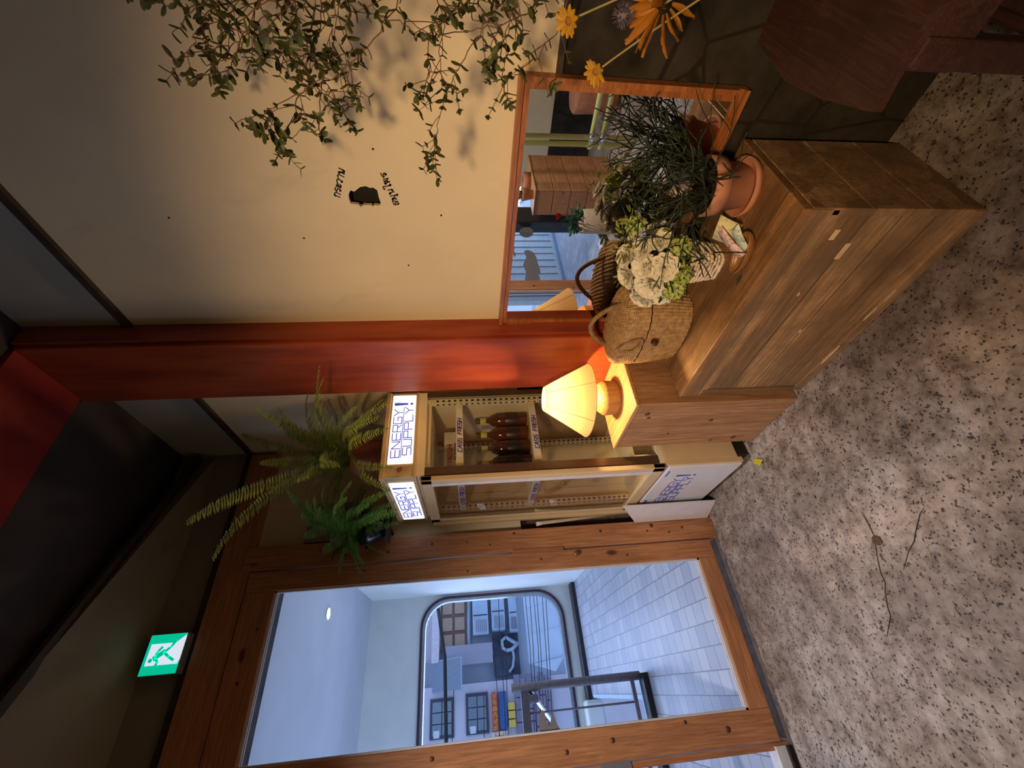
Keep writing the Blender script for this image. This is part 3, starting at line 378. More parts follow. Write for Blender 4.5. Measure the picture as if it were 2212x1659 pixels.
wb = struct(MB().box(-3.3, -3.2, -4.5, .1, .42, 3.0), 'wall_back', M_plaster)
MB().box(-3.28, -3.19, -4.5, .1, -.06, .42).build('dado', M_dado, wb)
struct(MB().box(-3.3, .12, -4.6, -4.5, -.06, 3.0), 'wall_near', M_plaster2)
# door frame, header and the door leaf
struct(MB().box(-.645, -.53, -.035, .10, -.05, 2.44, .004), 'trim_9', W_door, label='orange pine door post')
hd = MB().box(-3.2, .0, -.025, .10, 2.405, 2.56, .004)
struct(hd, 'trim_10', W_doorx, label='orange pine header beam above the door')
struct(MB().box(-3.2, -.53, .03, .10, 2.37, 2.42), 'trim_17', M_strip)
dl = thing('door_1', 'orange pine door with one tall glass pane', 'door', (-1.07, 0, 0)); dl['kind'] = 'structure'
for k in ('category',): del dl[k]
MB().box(-.742, -.650, -.03, .02, .022, 2.400, .003).build('door_stile', W_door, dl)
MB().box(-1.498, -1.384, -.03, .02, .022, 2.400, .003).build('door_stile', W_door, dl)
MB().box(-1.384, -.742, -.03, .02, 2.262, 2.400, .003).build('door_rail', W_doorx, dl)
MB().box(-1.384, -.742, -.03, .02, .022, .114, .003).build('door_rail', W_doorx, dl)
MB().box(-1.384, -.742, -.002, .004, .114, 2.262).build('door_glass', M_glass, dl)
bd = MB()
for (a, b_, c_, d_) in ((-1.384, -.742, 2.252, 2.262), (-1.384, -.742, .114, .126), (-1.384, -1.376, .114, 2.262), (-.750, -.742, .114, 2.262)):
    bd.box(a, b_, -.022, -.012, c_, d_).box(a, b_, -.010, -.003, c_-.003, d_+.003)
bd.build('glazing_bead', M_bead, dl)
hp = MB().box(-.655, -.635, -.040, -.029, .835, 1.105, .003).build('door_pull', wood('pale_pull_wood', (.46, .20, .09), (.40, .16, .07), 'z', 1, .4, False), dl)
lk = MB().lathe([(.0001, -.014), (.010, -.014), (.013, -.010), (.013, 0), (.0001, 0)], (-.675, -.03, .770), 20, 'y').build('door_lock', plain('brushed_brass', (.35, .22, .12), .35, .8), dl)
# knots on pine door: turned dark plugs in the boards
kn = MB(); random.seed(3)
for (x, z, r) in ((-.58, .16, .007), (-.60, .24, .006), (-.56, .33, .011), (-.585, .36, .006), (-.57, .62, .008), (-.55, 1.09, .007), (-.60, 1.22, .005), (-.58, 1.34, .005), (-.575, 1.52, .007), (-.60, 1.74, .008), (-.57, 1.85, .010), (-.60, 1.95, .006), (-.57, 2.08, .006)):
    kn.lathe([(.0001, -.0356), (r, -.0356), (r, -.034)], (x, 0, z), 14, 'y')
for (x, z, r) in ((-.70, .5, .006), (-.69, .96, .006), (-.72, 1.34, .005), (-.68, 1.85, .006), (-1.44, .24, .012), (-1.43, .75, .010), (-1.40, .42, .008), (-1.45, .95, .009), (-1.42, 1.5, .009), (-1.1, 2.33, .008), (-.9, 2.30, .007)):
    kn.lathe([(.0001, -.0306), (r, -.0306), (r, -.029)], (x, 0, z), 14, 'y')
kn.build('wood_knots', plain('knot_brown', (.14, .045, .02), .5), dl)
cat = MB().prism(D['cat'], (0, -.004, 0), (1, 0, 0), (0, 0, 1), (0, -1, 0), .0012).build('grey_sticker', plain('grey_sticker_film', (.19, .18, .19), .7, var=.03), dl)
cat['label'] = 'grey pointed-ear shaped sticker on the door glass'
# glazed side panels left of the door
wn = struct(MB().box(-2.29, -1.515, -.01, .06, -.03, .045, .003).box(-2.29, -1.515, -.01, .06, 2.36, 2.405), 'window_1', M_white)
MB().box(-2.29, -1.515, .0, .006, .045, 2.36).build('window_glass', M_glass, wn)
MB().box(-1.530, -1.505, .0, .07, -.04, 2.405).build('window_post', W_door, wn)
MB().box(-2.29, -1.515, -.03, -.012, -.03, .0).build('window_seal', M_black, wn)
gs = plain('grey_sticker_film', (.19, .18, .19))
for key in ('blob1', 'blob2', 'blob3'):
    st = MB().prism(D[key], (0, -.002, 0), (1, 0, 0), (0, 0, 1), (0, -1, 0), .0012).build('grey_sticker', gs, wn)
wn2 = struct(MB().box(-3.2, -2.54, -.01, .06, -.03, .05).box(-3.2, -2.54, -.01, .06, 2.36, 2.405), 'window_2', M_white)
MB().box(-3.2, -2.54, .0, .006, .05, 2.36).build('window_glass', M_glass, wn2)
struct(MB().box(-2.54, -2.29, -.06, .06, -.03, 2.405, .01), 'trim_11', plain('glossy_black_post', (.02, .02, .025), .2), label='glossy black post between the window panels')
# ------------------------------------------------------------------ corridor
def tile_mat():
    m, nt, b, out = node_mat('corridor_pavers'); br = nt.nodes.new('ShaderNodeTexBrick')
    br.offset = .38; br.offset_frequency = 2; br.inputs['Scale'].default_value = 1; br.inputs['Brick Width'].default_value = .118; br.inputs['Row Height'].default_value = .112
    br.inputs['Mortar Size'].default_value = .0034; br.inputs['Color1'].default_value = (.52, .52, .56, 1); br.inputs['Color2'].default_value = (.38, .39, .47, 1); br.inputs['Mortar'].default_value = (.19, .20, .21, 1)
    br.inputs['Mortar Smooth'].default_value = .2
    nt.links.new(coords(nt, (1, 1, 1), (0, 0, PI/2)), br.inputs['Vector']); nt.links.new(br.outputs['Color'], b.inputs['Base Color']); b.inputs['Roughness'].default_value = .4
    bump(nt, b, br.outputs['Fac'], -.4, .003); return m
M_tile = tile_mat()
struct(MB().box(-4.9, -.13, .10, 1.62, -.1, 0).box(-1.36, -.13, 1.62, 3.865, -.1, 0).box(-4.9, -2.7, 1.62, 3.865, -.1, 0), 'floor_corridor', M_tile)
struct(MB().box(-2.7, -1.36, 1.62, 3.865, -1.25, -1.15), 'floor_landing', plain('landing_concrete', (.35, .36, .38), .7))
struct(MB().box(-2.7, -1.20, 1.56, 1.62, -.002, .045), 'trim_12', M_black, label='black nosing strip at the stair edge')
struct(MB().box(-2.7, -1.22, 1.66, 1.68, -1.1, .05).box(-1.37, -1.34, 1.62, 3.5, -1.1, .03), 'trim_13', plain('pale_blue_stringer', (.40, .55, .70), .5))
struct(MB().box(-4.9, .0, .06, .43, 2.40, 2.72), 'trim_14', plain('weathered_dark_beam', (.05, .045, .04), .9, var=.6, nscale=12, bmp=.6), label='weathered dark beam outside above the door')
struct(MB().box(-4.9, .1, .1, 3.9, 2.648, 2.72), 'ceiling_corridor', plain('corridor_ceiling_paint', (.60, .62, .66), .85, var=.04, nscale=3))
struct(MB().box(-.13, -.02, .1, 3.9, -.1, 2.65), 'wall_corridor_right', M_gwhite)
def rrect(x0, x1, z0, z1, r, n=9):
    pts = []
    for (cx, cz, a0) in ((x1-r, z1-r, 0), (x0+r, z1-r, PI/2), (x0+r, z0+r, PI), (x1-r, z0+r, 1.5*PI)):
        for k in range(n): a = a0+PI/2*k/(n-1); pts.append((cx+r*math.cos(a), cz+r*math.sin(a)))
    return pts
far = holed([(-4.9, -.1), (-.02, -.1), (-.02, 2.66), (-4.9, 2.66)], rrect(-2.35, -.166, .175, 2.005, .34), 3.865, 'wall_corridor_far', M_gwhite, 1, .12)
def ring(out_, inn, yf, yb):
    mb = MB(); n = len(out_); vs = [(p[0], yf, p[1]) for p in out_]+[(p[0], yf, p[1]) for p in inn]+[(p[0], yb, p[1]) for p in out_]+[(p[0], yb, p[1]) for p in inn]
    fs = []
    for i in range(n):
        j = (i+1) % n; fs += [(i, j, n+j, n+i), (2*n+i, 2*n+j, 3*n+j, 3*n+i), (i, j, 2*n+j, 2*n+i), (n+i, n+j, 3*n+j, 3*n+i)]
    mb.add(vs, fs); return mb
w3 = struct(ring(rrect(-2.36, -.156, .165, 2.015, .35), rrect(-2.335, -.181, .19, 1.99, .33), 3.84, 3.93), 'window_3', plain('dark_plum_gasket', (.05, .02, .04), .5), label='rounded window looking out on the street')
ring(rrect(-2.335, -.181, .19, 1.99, .33), rrect(-2.30, -.216, .225, 1.955, .31), 3.86, 3.97).build('inner_frame', plain('grey_alloy', (.35, .37, .40), .35, .6), w3)
MB().box(-2.31, -.2, 3.92, 3.926, .2, 1.98).build('window_glass', M_glass, w3)
struct(MB().box(-1.39, -.13, 3.70, 3.862, -.002, .05, .01), 'baseboard_far', plain('black_stone_skirting', (.02, .02, .03), .35), label='black skirting at the corridor end')
struct(MB().box(-1.9, -1.39, 3.6, 3.86, -.1, .10, .03), 'trim_15', M_gwhite)
struct(MB().box(-4.9, -2.72, 1.33, 1.40, 0, 2.65), 'wall_corridor_boards', plain('white_vertical_boards', (.62, .68, .68), .5))
bl = MB()
for k in range(15): bl.box(-4.85+k*.145, -4.843+k*.145, 1.322, 1.332, .06, 2.6)
struct(bl, 'trim_16', M_metal)
struct(MB().box(-4.9, -2.72, 1.27, 1.33, 0, .03).box(-4.9, -2.72, 1.25, 1.27, 0, .006), 'baseboard_boards', plain('grey_blue_skirting', (.25, .32, .42), .4))
# downlight
dn = thing('ceiling_downlight', 'round white recessed downlight glowing in the corridor ceiling', 'ceiling light', (-.52, 2.1, 2.64))
MB().lathe([(.0001, 0), (.045, 0)], (-.52, 2.1, 2.640), 24).build('light_disc', emit('downlight_glow', (1, 1, 1), 14), dn)
MB().lathe([(.045, -.001), (.058, -.004), (.060, .006), (.045, .006)], (-.52, 2.1, 2.642), 24).build('light_rim', M_white, dn)
# railing
rl = thing('stair_railing', 'grey metal railing standing at the stair edge behind the door glass', 'railing', (-1.24, 1.66, 0))
PX, PY = -1.215, 1.64
MB().tube([(PX, PY, .045), (PX, PY, 1.06)], .030, 14).build('newel_post', M_metal, rl)
MB().box(PX-1.2, PX, PY-.02, PY+.02, .93, .99, .004).build('top_rail', M_metal, rl)
MB().box(PX-1.2, PX, PY-.014, PY+.014, .10, .13, .003).build('bottom_rail', M_metal, rl)
MB().tube([(PX-.16, PY, .10), (PX-.16, PY, .95)], .007, 8).build('baluster', M_metal, rl)
for k in range(2, 7): MB().tube([(PX-.16*k, PY, .10), (PX-.16*k, PY, .95)], .007, 8).build('baluster', M_metal, rl)
MB().bar((PX-.02, PY, .92), (PX-.50, PY+.5, .52), .03, .02).build('stair_rail', plain('bright_steel', (.6, .62, .65), .25, .9), rl)
MB().lathe([(.0001, -.03), (.04, -.025), (.045, 0), (.04, .025), (.0001, .03)], (PX-.075, PY, .90), 16, 'x').build('rail_bracket', M_metal, rl)
bn = MB().lathe([(.0001, 0), (.14, 0), (.17, .42), (.175, .44), (.15, .45), (.05, .50), (.0001, .51)], (-1.75, 3.35, -1.15), 20)
single(bn, 'waste_bin', M_black, 'dark rounded bin on the lower stair landing', 'bin')
# ------------------------------------------------------------------ street outside
X = D['ext']
def exbox(key, y0, y1, name, mat, parent=None, pad=0, **k):
    a = X[key]; return MB().box(a[0]-pad, a[1]+pad, y0, y1, a[2]-pad, a[3]+pad, **k).build(name, mat, parent)
M_lil = plain('lilac_render', (.66, .60, .64), .8, var=.06, nscale=2)
M_bluegrey = plain('blue_grey_sheet', (.42, .52, .64), .6, var=.15, nscale=3)
bA = thing('apartment_building', 'pale pink rendered building with two dark windows across the street', 'building', (-1.7, 9.3, -6))
MB().box(-6.0, -1.025, 9.0, 12.5, -6, 3.2).build('wall', M_lil, bA)
for kx in ('w1', 'w2'):
    a = X[kx]; fr = MB().box(a[0], a[1], 8.96, 9.02, a[2], a[3]).build('window', plain('dark_window_frame', (.06, .06, .09), .5), bA)
    pm = MB(); nx_ = 2
    for i in range(3):
        for j in range(2):
            wx = (a[1]-a[0]-.10)/3; wz = (a[3]-a[2]-.08)/2
            pm.box(a[0]+.05+i*wx+.01, a[0]+.05+(i+1)*wx-.01, 8.94, 8.962, a[2]+.04+j*wz+.01, a[2]+.04+(j+1)*wz-.01)
    pm.build('pane', plain('dusty_panes', (.22, .27, .30), .2), fr)
    MB().box(a[0]+.02, a[0]+.14, 8.93, 8.95, a[3]-.20, a[3]-.08).build('window_notice', M_white, fr)
for k in range(3): MB().box(-5.6+k*1.2, -4.9+k*1.2, 8.96, 9.02, 1.2, 2.3).build('window', plain('dark_window_frame', (.06, .06, .09)), bA)
bB = thing('grey_building', 'blue grey building with tan lit windows across the street', 'building', (0, 9.5, -6))
MB().box(-1.015, 4.5, 9.3, 12.5, -6, 2.9).build('wall', plain('blue_white_render', (.50, .56, .64), .8, var=.06), bB)
a = X['siding']; sm_ = MB()
for k in range(8): sm_.box(-1.01, 3, 9.22-.004*(k % 2), 9.31, a[2]+k*.042, a[2]+k*.042+.038)
sm_.build('siding', M_lil, bB)
MB().box(-.60, 2.2, 8.85, 9.3, 2.17, 2.33).build('eave', plain('pink_white_eave', (.75, .66, .66), .7), bB)
MB().box(-.36, 2.2, 9.22, 9.30, 1.55, 2.17).build('window', plain('brown_window_frame', (.20, .10, .07), .5), bB)
tp = MB()
for i in range(7):
    for j in range(2): tp.box(-.32+i*.35, -.05+i*.35, 9.19, 9.225, 1.60+j*.29, 1.83+j*.29)
tp.build('pane', plain('tan_blind', (.55, .36, .24), .5), bB)
MB().box(-.68, -.30, 8.9, 9.3, .976, 2.05).build('balcony_band', plain('lilac_grey_metal', (.40, .38, .44), .6), bB)
aw = MB()
for k in range(26): aw.bar((-1.12+k*.022, 8.3, 1.66+.0*k), (-1.12+k*.022, 9.2, 2.50), .012, .02)
aw.bar((-1.12, 8.3, 1.66), (-.56, 8.3, 1.66), .03, .03); aw.add([(-1.13, 8.31, 1.65), (-.55, 8.31, 1.65), (-.55, 9.21, 2.49), (-1.13, 9.21, 2.49)], [(0, 1, 2, 3)])
single(aw, 'corrugated_awning', plain('grey_blue_corrugated', (.40, .46, .54), .5), 'sloping corrugated grey awning between the two buildings', 'awning')
lab = ['upper blue grey air conditioning cabinet beside the ducts', 'middle blue grey air conditioning cabinet below the widest one', 'lowest blue grey air conditioning cabinet above the white canopy']
for k, kx in enumerate(('ac1', 'ac2', 'ac3')):
    a = X[kx]; t = thing('air_conditioner', lab[k], 'air conditioner', ((a[0]+a[1])/2, 8.9, a[2]), 'air conditioners across the street')
    MB().box(a[0], a[1]+.5, 8.8, 9.25, a[2], a[3], .02).build('casing', M_bluegrey, t)
    gm = MB()
    for q_ in range(6): gm.box(a[0]+.05, a[0]+.30, 8.79, 8.80, a[2]+(a[3]-a[2])*(.15+.12*q_), a[2]+(a[3]-a[2])*(.15+.12*q_)+.012)
    gm.build('grille', M_metal, t)
    MB().box(a[0]+.38, a[0]+.40, 8.79, 8.80, a[2]+.02, a[3]-.02).build('panel_seam', M_black, t)
a = X['dark']; single(MB().box(a[0], a[1], 9.1, 9.29, a[2], a[3]), 'equipment_recess', plain('dark_recess', (.05, .06, .09), .8, var=.5, nscale=6), 'dark recess full of pipework under the ducts', 'recess')
M_duct = plain('galvanised_duct', (.45, .52, .60), .35, .5, var=.1, nscale=5)
single(MB().tube(D['duct1'], .055, 12), 'ventilation_duct', M_duct, 'long bent galvanised duct running down the grey building', 'duct', 'ventilation ducts')
single(MB().tube(D['duct2'], .045, 12), 'ventilation_duct', M_duct, 'curled galvanised duct looping beside the dark recess', 'duct', 'ventilation ducts')
single(MB().tube(D['duct3'], .035, 12), 'ventilation_duct', M_duct, 'short lower galvanised duct stub above the canopy', 'duct', 'ventilation ducts')
cn = MB(); cn.add([(-.80, 8.4, .20), (1.6, 8.4, .20), (1.6, 7.6, -.42), (-.75, 7.6, -.42), (-1.0, 7.6, -.20), (-.80, 8.4, .23), (1.6, 8.4, .23), (1.6, 7.6, -.39), (-.75, 7.6, -.39)],
        [(0, 1, 2, 3), (5, 6, 7, 8), (0, 1, 6, 5), (1, 2, 7, 6), (2, 3, 8, 7), (3, 0, 5, 8), (0, 3, 4)])
for k in range(5): cn.bar((-.75+k*.5, 8.4, .235), (-.72+k*.5, 7.6, -.385), .02, .02)
single(cn, 'canopy', plain('pale_blue_canopy', (.60, .68, .78), .6, var=.08, nscale=2), 'pale blue white sheet canopy over the street', 'canopy')
def signboard(key, label, mat, bands):
    a = X[key]; t = thing('shop_sign', label, 'sign', ((a[0]+a[1])/2, 8.9, a[2]), 'shop signs across the street')
    MB().box(a[0], a[1], 8.86, 8.99, a[2], a[3]).build('board', mat, t)
    if bands:
        mm = MB(); n = 6; wd = (a[1]-a[0])/n; h = a[3]-a[2]
        random.seed(len(label))
        for i in range(n):
            x = a[0]+wd*(i+.15)
            for s_ in random.sample([((0, 0), (0, 1)), ((0, 1), (1, 1)), ((1, 1), (1, 0)), ((0, 0), (1, 0)), ((0, .5), (1, .5)), ((.5, 0), (.5, 1))], 4):
                p, q = s_; strokes(mm, [[(x+p[0]*wd*.65, a[2]+h*(.25+.5*p[1])), (x+q[0]*wd*.65, a[2]+h*(.25+.5*q[1]))]], (0, 8.858, 0), (1, 0, 0), (0, 0, 1), .014, .002)
        mm.build('lettering', bands, t)
    return t
M_yel = plain('sign_yellow', (.75, .52, .08), .5)
signboard('sign1', 'red shop sign with yellow characters under the dark window', plain('sign_red', (.62, .07, .04), .5), M_yel)
signboard('sign2', 'white and orange shop sign left of the red one', plain('sign_cream', (.75, .60, .50), .5), plain('sign_orange', (.75, .22, .04), .5))
signboard('blue', 'long plain blue shop sign below the red one', plain('sign_blue', (.03, .10, .30), .5), None)
for k in range(3):
    a = X['yel']; wd = (a[1]-a[0])/3
    single(MB().box(a[0]+k*wd, a[0]+(k+.85)*wd, 8.86, 8.99, a[2]-.10, a[3]), 'lit_window', M_yel, 'small square yellow pane in the row under the blue sign', 'window', 'yellow panes under the blue sign')
bk = MB()
for i in range(7):
    for j in range(6): bk.box(-2.5+i*.21+(j % 2)*.1, -2.31+i*.21+(j % 2)*.1, 8.92, 8.99, -.25+j*.135, -.13+j*.135)
single(bk, 'brick_panel', plain('lilac_brick', (.26, .22, .30), .7), 'lilac grey brick panel low on the pink building', 'wall panel')
struct(MB().box(-14, 10, 4.1, 14, -6.2, -6.0), 'street', plain('street_asphalt', (.35, .38, .42), .8))
lab = ['thick black cable bundle strung high across the street', 'thin wire strung across the street']
single(MB().tube(D['cables'][0], .030, 8), 'power_cable', M_black, lab[0], 'cable', 'cables over the street')
od = ['first', 'second', 'third', 'fourth', 'fifth', 'sixth', 'seventh', 'eighth', 'ninth', 'tenth', 'eleventh']
for k, cpl in enumerate(sorted(D['cables'][1:], key=lambda c_: -c_[len(c_)//2][2])):
    single(MB().tube(cpl, .006, 5), 'power_cable', M_black, 'thin wire across the street, %s from the top' % od[k], 'cable', 'thin wires over the street')
# ------------------------------------------------------------------ exit sign
es = thing('exit_sign', 'green running-man exit sign glowing above the door', 'sign', (-.96, -.02, 2.57))
ex0, ex1, ez0, ez1 = -1.045, -.892, 2.578, 2.728
MB().box(ex0, ex1, -.065, .0, ez0, ez1, .003).build('housing', plain('sign_housing', (.25, .27, .27), .4), es)
MB().box(ex0+.002, ex1-.002, -.068, -.0645, ez0+.002, ez1-.002).build('sign_face', emit('exit_green', (.0, .62, .36), .8), es)
hx, hz = ex1-ex0, ez1-ez0
P = lambda u, v: (ex0+hx*u, ez0+hz*v)
MB().prism([P(.24, .0), P(.24, .10), P(.24, .90), P(.76, .90), P(.76, .24), P(.95, .0), P(.34, .0), P(.24, .06)], (0, -.0685, 0), (1, 0, 0), (0, 0, 1), (0, -1, 0), .001).build('doorway_symbol', emit('exit_white', (.80, .86, 1), .85), es)
mn = MB(); mn.prism([P(.36+.055*math.cos(t), .79+.055*math.sin(t)) for t in [2*PI*k/14 for k in range(14)]], (0, -.0697, 0), (1, 0, 0), (0, 0, 1), (0, -1, 0), .001)
strokes(mn, [[P(.42, .68), P(.54, .50)]], (0, -.0697, 0), (1, 0, 0), (0, 0, 1), .019)
strokes(mn, [[P(.42, .68), P(.56, .66), P(.66, .58)], [P(.40, .66), P(.31, .58), P(.24, .60)], [P(.54, .48), P(.66, .34), P(.78, .26)], [P(.52, .46), P(.42, .32), P(.34, .18)]], (0, -.0697, 0), (1, 0, 0), (0, 0, 1), .010)
mn.build('running_figure', emit('exit_green2', (.0, .58, .38), .75), es)
# ------------------------------------------------------------------ refrigerator
FX0, FX1, FY0, FY1 = -.45, -.02, -.61, -.07
fr = thing('display_fridge', 'upright glass display fridge with a backlit ENERGY SUPPLY! header', 'refrigerator', (-.235, -.34, 0))
MB().box(FX0+.006, FX1, FY0, FY1, .07, .425, .006).build('base_cabinet', M_beige, fr)
MB().box(FX0-.022, FX0+.006, FY0+.012, FY1-.005, .055, .41, .004).build('front_panel', M_fwhite, fr)
MB().box(FX0-.014, FX0+.008, FY0+.0, FY0+.014, .055, .42).build('corner_trim', M_beige, fr)
MB().box(FX0+.03, FX1, FY0+.02, FY1, .0, .07).build('plinth', M_black, fr)
fv = MB().box(-.28, -.07, FY0-.004, FY0, .115, .30).build('service_hatch', M_beige, fr)
MB().box(-.281, -.279, FY0-.0046, FY0-.0005, .113, .302).box(-.28, -.07, FY0-.0046, FY0-.0005, .301, .303).box(-.28, -.07, FY0-.0046, FY0-.0005, .112, .114).build('hatch_gap', M_black, fv)
MB().box(-.20, -.12, FY0-.006, FY0-.001, .075, .098).build('vent_slot', M_black, fr)
MB().lathe([(.0001, -.006), (.008, -.006), (.008, 0)], (-.285, FY0, .085), 12, 'y').build('screw', M_black, fr)
# glass box
MB().box(FX0+.0, FX1, FY0, FY0+.018, .425, .452).box(FX0, FX1, FY0, FY0+.02, 1.505, 1.545).box(FX0, FX1, FY0+.018, FY1, .425, .44).box(FX0, FX1, FY1-.015, FY1, .44, 1.545).box(FX1-.012, FX1, FY0+.018, FY1-.015, .44, 1.545).box(FX0, FX1, FY0+.02, FY1-.015, 1.53, 1.545).build('cabinet_body', M_cream, fr)
MB().box(FX0, FX0+.036, FY0, FY0+.012, .452, 1.505).build('dark_edge_strip', plain('dark_brown_gasket', (.07, .035, .02), .25), fr)
MB().box(FX1-.022, FX1+.0, FY0, FY0+.012, .452, 1.505).build('dark_edge_strip', MC['dark_brown_gasket'], fr)
MB().box(FX0+.036, FX1-.022, FY0+.004, FY0+.009, .452, 1.505).build('side_glass', glass_mat('side_pane', (.96, .97, .95), .02), fr)
# door
dr = MB()
dy0, dy1, dz0, dz1 = FY0+.004, FY1+.02, .428, 1.522
dr.box(FX0-.026, FX0-.002, dy0, dy0+.040, dz0, dz1, .004).box(FX0-.026, FX0-.002, dy1-.062, dy1, dz0, dz1, .004).box(FX0-.026, FX0-.002, dy0, dy1, dz0, dz0+.058, .004).box(FX0-.026, FX0-.002, dy0, dy1, dz1-.05, dz1, .004)
drr = dr.build('fridge_door', M_beige, fr)
MB().obox(((FX0-.0125), (dy0+dy1-.022)/2, (dz0+dz1+.008)/2), (1, .038, 0), (-.038, 1, 0), (0, 0, 1), .002, (dy1-dy0-.098)/2, (dz1-dz0-.104)/2).build('door_glass', glass_mat('door_pane', (.93, .95, .96), .26), drr)
MB().box(FX0-.040, FX0-.024, dy1-.030, dy1+.002, dz0+.02, dz1-.01, .004).build('door_handle', M_beige, drr)
MB().box(FX0-.0275, FX0-.025, dy0+.034, dy0+.060, dz0+.05, dz1-.045).build('inner_edge', plain('lilac_white_plastic', (.66, .62, .66), .4), drr)
for wd_, z_ in (('BEER', 1.236), ('LIVE', .876)):
    lt = MB(); text(lt, wd_, (FX0-.0235, -.215, z_), (0, -1, .25), (0, 0, 1), .026, .0035, .021); lt.build('door_lettering', M_white, drr)
# header
MB().box(FX0-.006, FX1, FY0-.004, FY1, 1.545, 1.692, .004).box(FX0-.014, FX1, FY0-.010, FY1+.004, 1.672, 1.694, .004).box(FX0-.012, FX1, FY0-.008, FY1+.002, 1.538, 1.552, .003).build('header_box', M_beige, fr)
sg1 = MB().box(-.395, -.035, FY0-.008, FY0-.004, 1.556, 1.664, .002).build('sign_panel', M_sign, fr)
sg2 = MB().box(FX0-.010, FX0-.006, -.560, -.095, 1.556, 1.664, .002).build('sign_panel', M_sign, fr)
def energy(O, U, wdt, hh, parent, lw, name='sign_lettering', mat=None, flat=1.0):
    mb = MB(); U = Vector(U); Z = Vector((0, 0, 1)); O = Vector(O); adv = wdt*.86/6
    text(mb, 'ENERGY', O+Z*hh*.56, U, Z, hh*.40, lw, adv, .0, .80)
    text(mb, 'SUPPLY', O+Z*hh*.02+U*adv*.25, U, Z, hh*.40, lw, adv, .0, .80)
    strokes(mb, [[(0, hh*.49), (wdt*.86, hh*.49)]], O, U, Z, lw*.8)
    N = U.cross(Z); e = O+U*wdt*.93
    mb.prism([(-.0045, hh*.30), (.0045, hh*.30), (.008, hh*.98), (-.008, hh*.98)], e, U, Z, N, .001)
    mb.prism([(.0065*math.cos(t), hh*.12+.0065*math.sin(t)) for t in [2*PI*k/12 for k in range(12)]], e, U, Z, N, .001)
    return mb.build(name, mat or M_blue, parent)
M_bl = emit('backlit_blue_film', (.05, .08, .50), .55)
energy((-.365, FY0-.0083, 1.564), (1, 0, 0), .30, .092, sg1, .0036, mat=M_bl)
energy((FX0-.0103, -.135, 1.564), (0, -1, 0), .40, .092, sg2, .0042, mat=M_bl)
fp = [c for c in fr.children if c.name.startswith('front_panel')][0]
energy((FX0-.0223, -.165, .235), (0, -1, 0), .36, .105, fp, .0034, 'panel_lettering')
cap = MB(); strokes(cap, [[(0, 0), (.05, 0)]], (FX0-.0223, -.14, .385), (0, -1, 0), (0, 0, 1), .010); cap.build('maker_label', M_blue, fp)
cap = MB(); strokes(cap, [[(0, 0), (.055, 0)]], (FX0-.0223, -.50, .392), (0, -1, 0), (0, 0, 1), .005)
cap.build('maker_label', M_blue, fp)
lg = MB(); strokes(lg, [[(0, .012), (.006, .018), (.016, .018), (.020, .010), (.014, .002), (.006, .004), (.006, .010), (.012, .012)], [(.020, .010), (.022, 0)]], (-.432, FY0-.005, 1.600), (1, 0, 0), (0, 0, 1), .0032)
lg.build('red_emblem', M_redp, fr)
# inside: shelves with label strips, perforated posts
for z in (1.0, 1.355):
    sh = MB()
    for k in range(13): sh.tube([(FX0+.03, FY0+.05+k*.037, z), (FX1-.03, FY0+.05+k*.037, z)], .002, 5)
    sh.box(FX0+.025, FX1-.02, FY0+.03, FY0+.045, z-.018, z+.016).box(FX0+.012, FX0+.024, FY0+.03, FY1-.03, z-.018, z+.016)
    so = sh.build('shelf', M_cream, fr)
    l2 = MB().box(-.36, -.10, FY0+.026, FY0+.0295, z-.017, z+.013).box(FX0+.008, FX0+.0115, -.52, -.18, z-.017, z+.013).build('label_strip', M_white, so)
    tx = MB(); text(tx, 'CASS FRESH', (-.335, FY0+.0255, z-.012), (1, 0, 0), (0, 0, 1), .018, .0038, .018, .25); tx.build('label_lettering', M_blue, so); tx = MB(); text(tx, 'CASS FRESH', (FX0+.0075, -.22, z-.012), (0, -1, 0), (0, 0, 1), .018, .0042, .022, .25)
    tx.build('label_lettering', M_blue, so)
for (x, y) in ((FX1-.04, FY0+.03), (FX0+.03, FY1-.05), (FX1-.04, FY1-.05)):
    po = MB().box(x-.012, x+.012, y-.012, y+.012, .44, 1.52).build('perforated_post', M_cream, fr)
    hh_ = MB()
    for k in range(36): hh_.box(x-.005, x+.005, y-.0128, y-.0122, .47+k*.028, .482+k*.028).box(x-.0128, x-.0122, y-.005, y+.005, .47+k*.028, .482+k*.028)
    hh_.build('post_holes', M_black, po)
MB().box(FX0+.05, FX1-.03, FY0+.04, FY1-.03, 1.49, 1.515, .004).build('ceiling_panel', M_cream, fr)
MB().box(FX1-.018, FX1-.013, FY0+.06, FY1-.04, .50, .98).box(FX0+.06, FX1-.05, FY0+.03, FY0+.034, .465, .545).build('inner_panel', plain('brown_glass_panel', (.30, .20, .11), .3), fr)
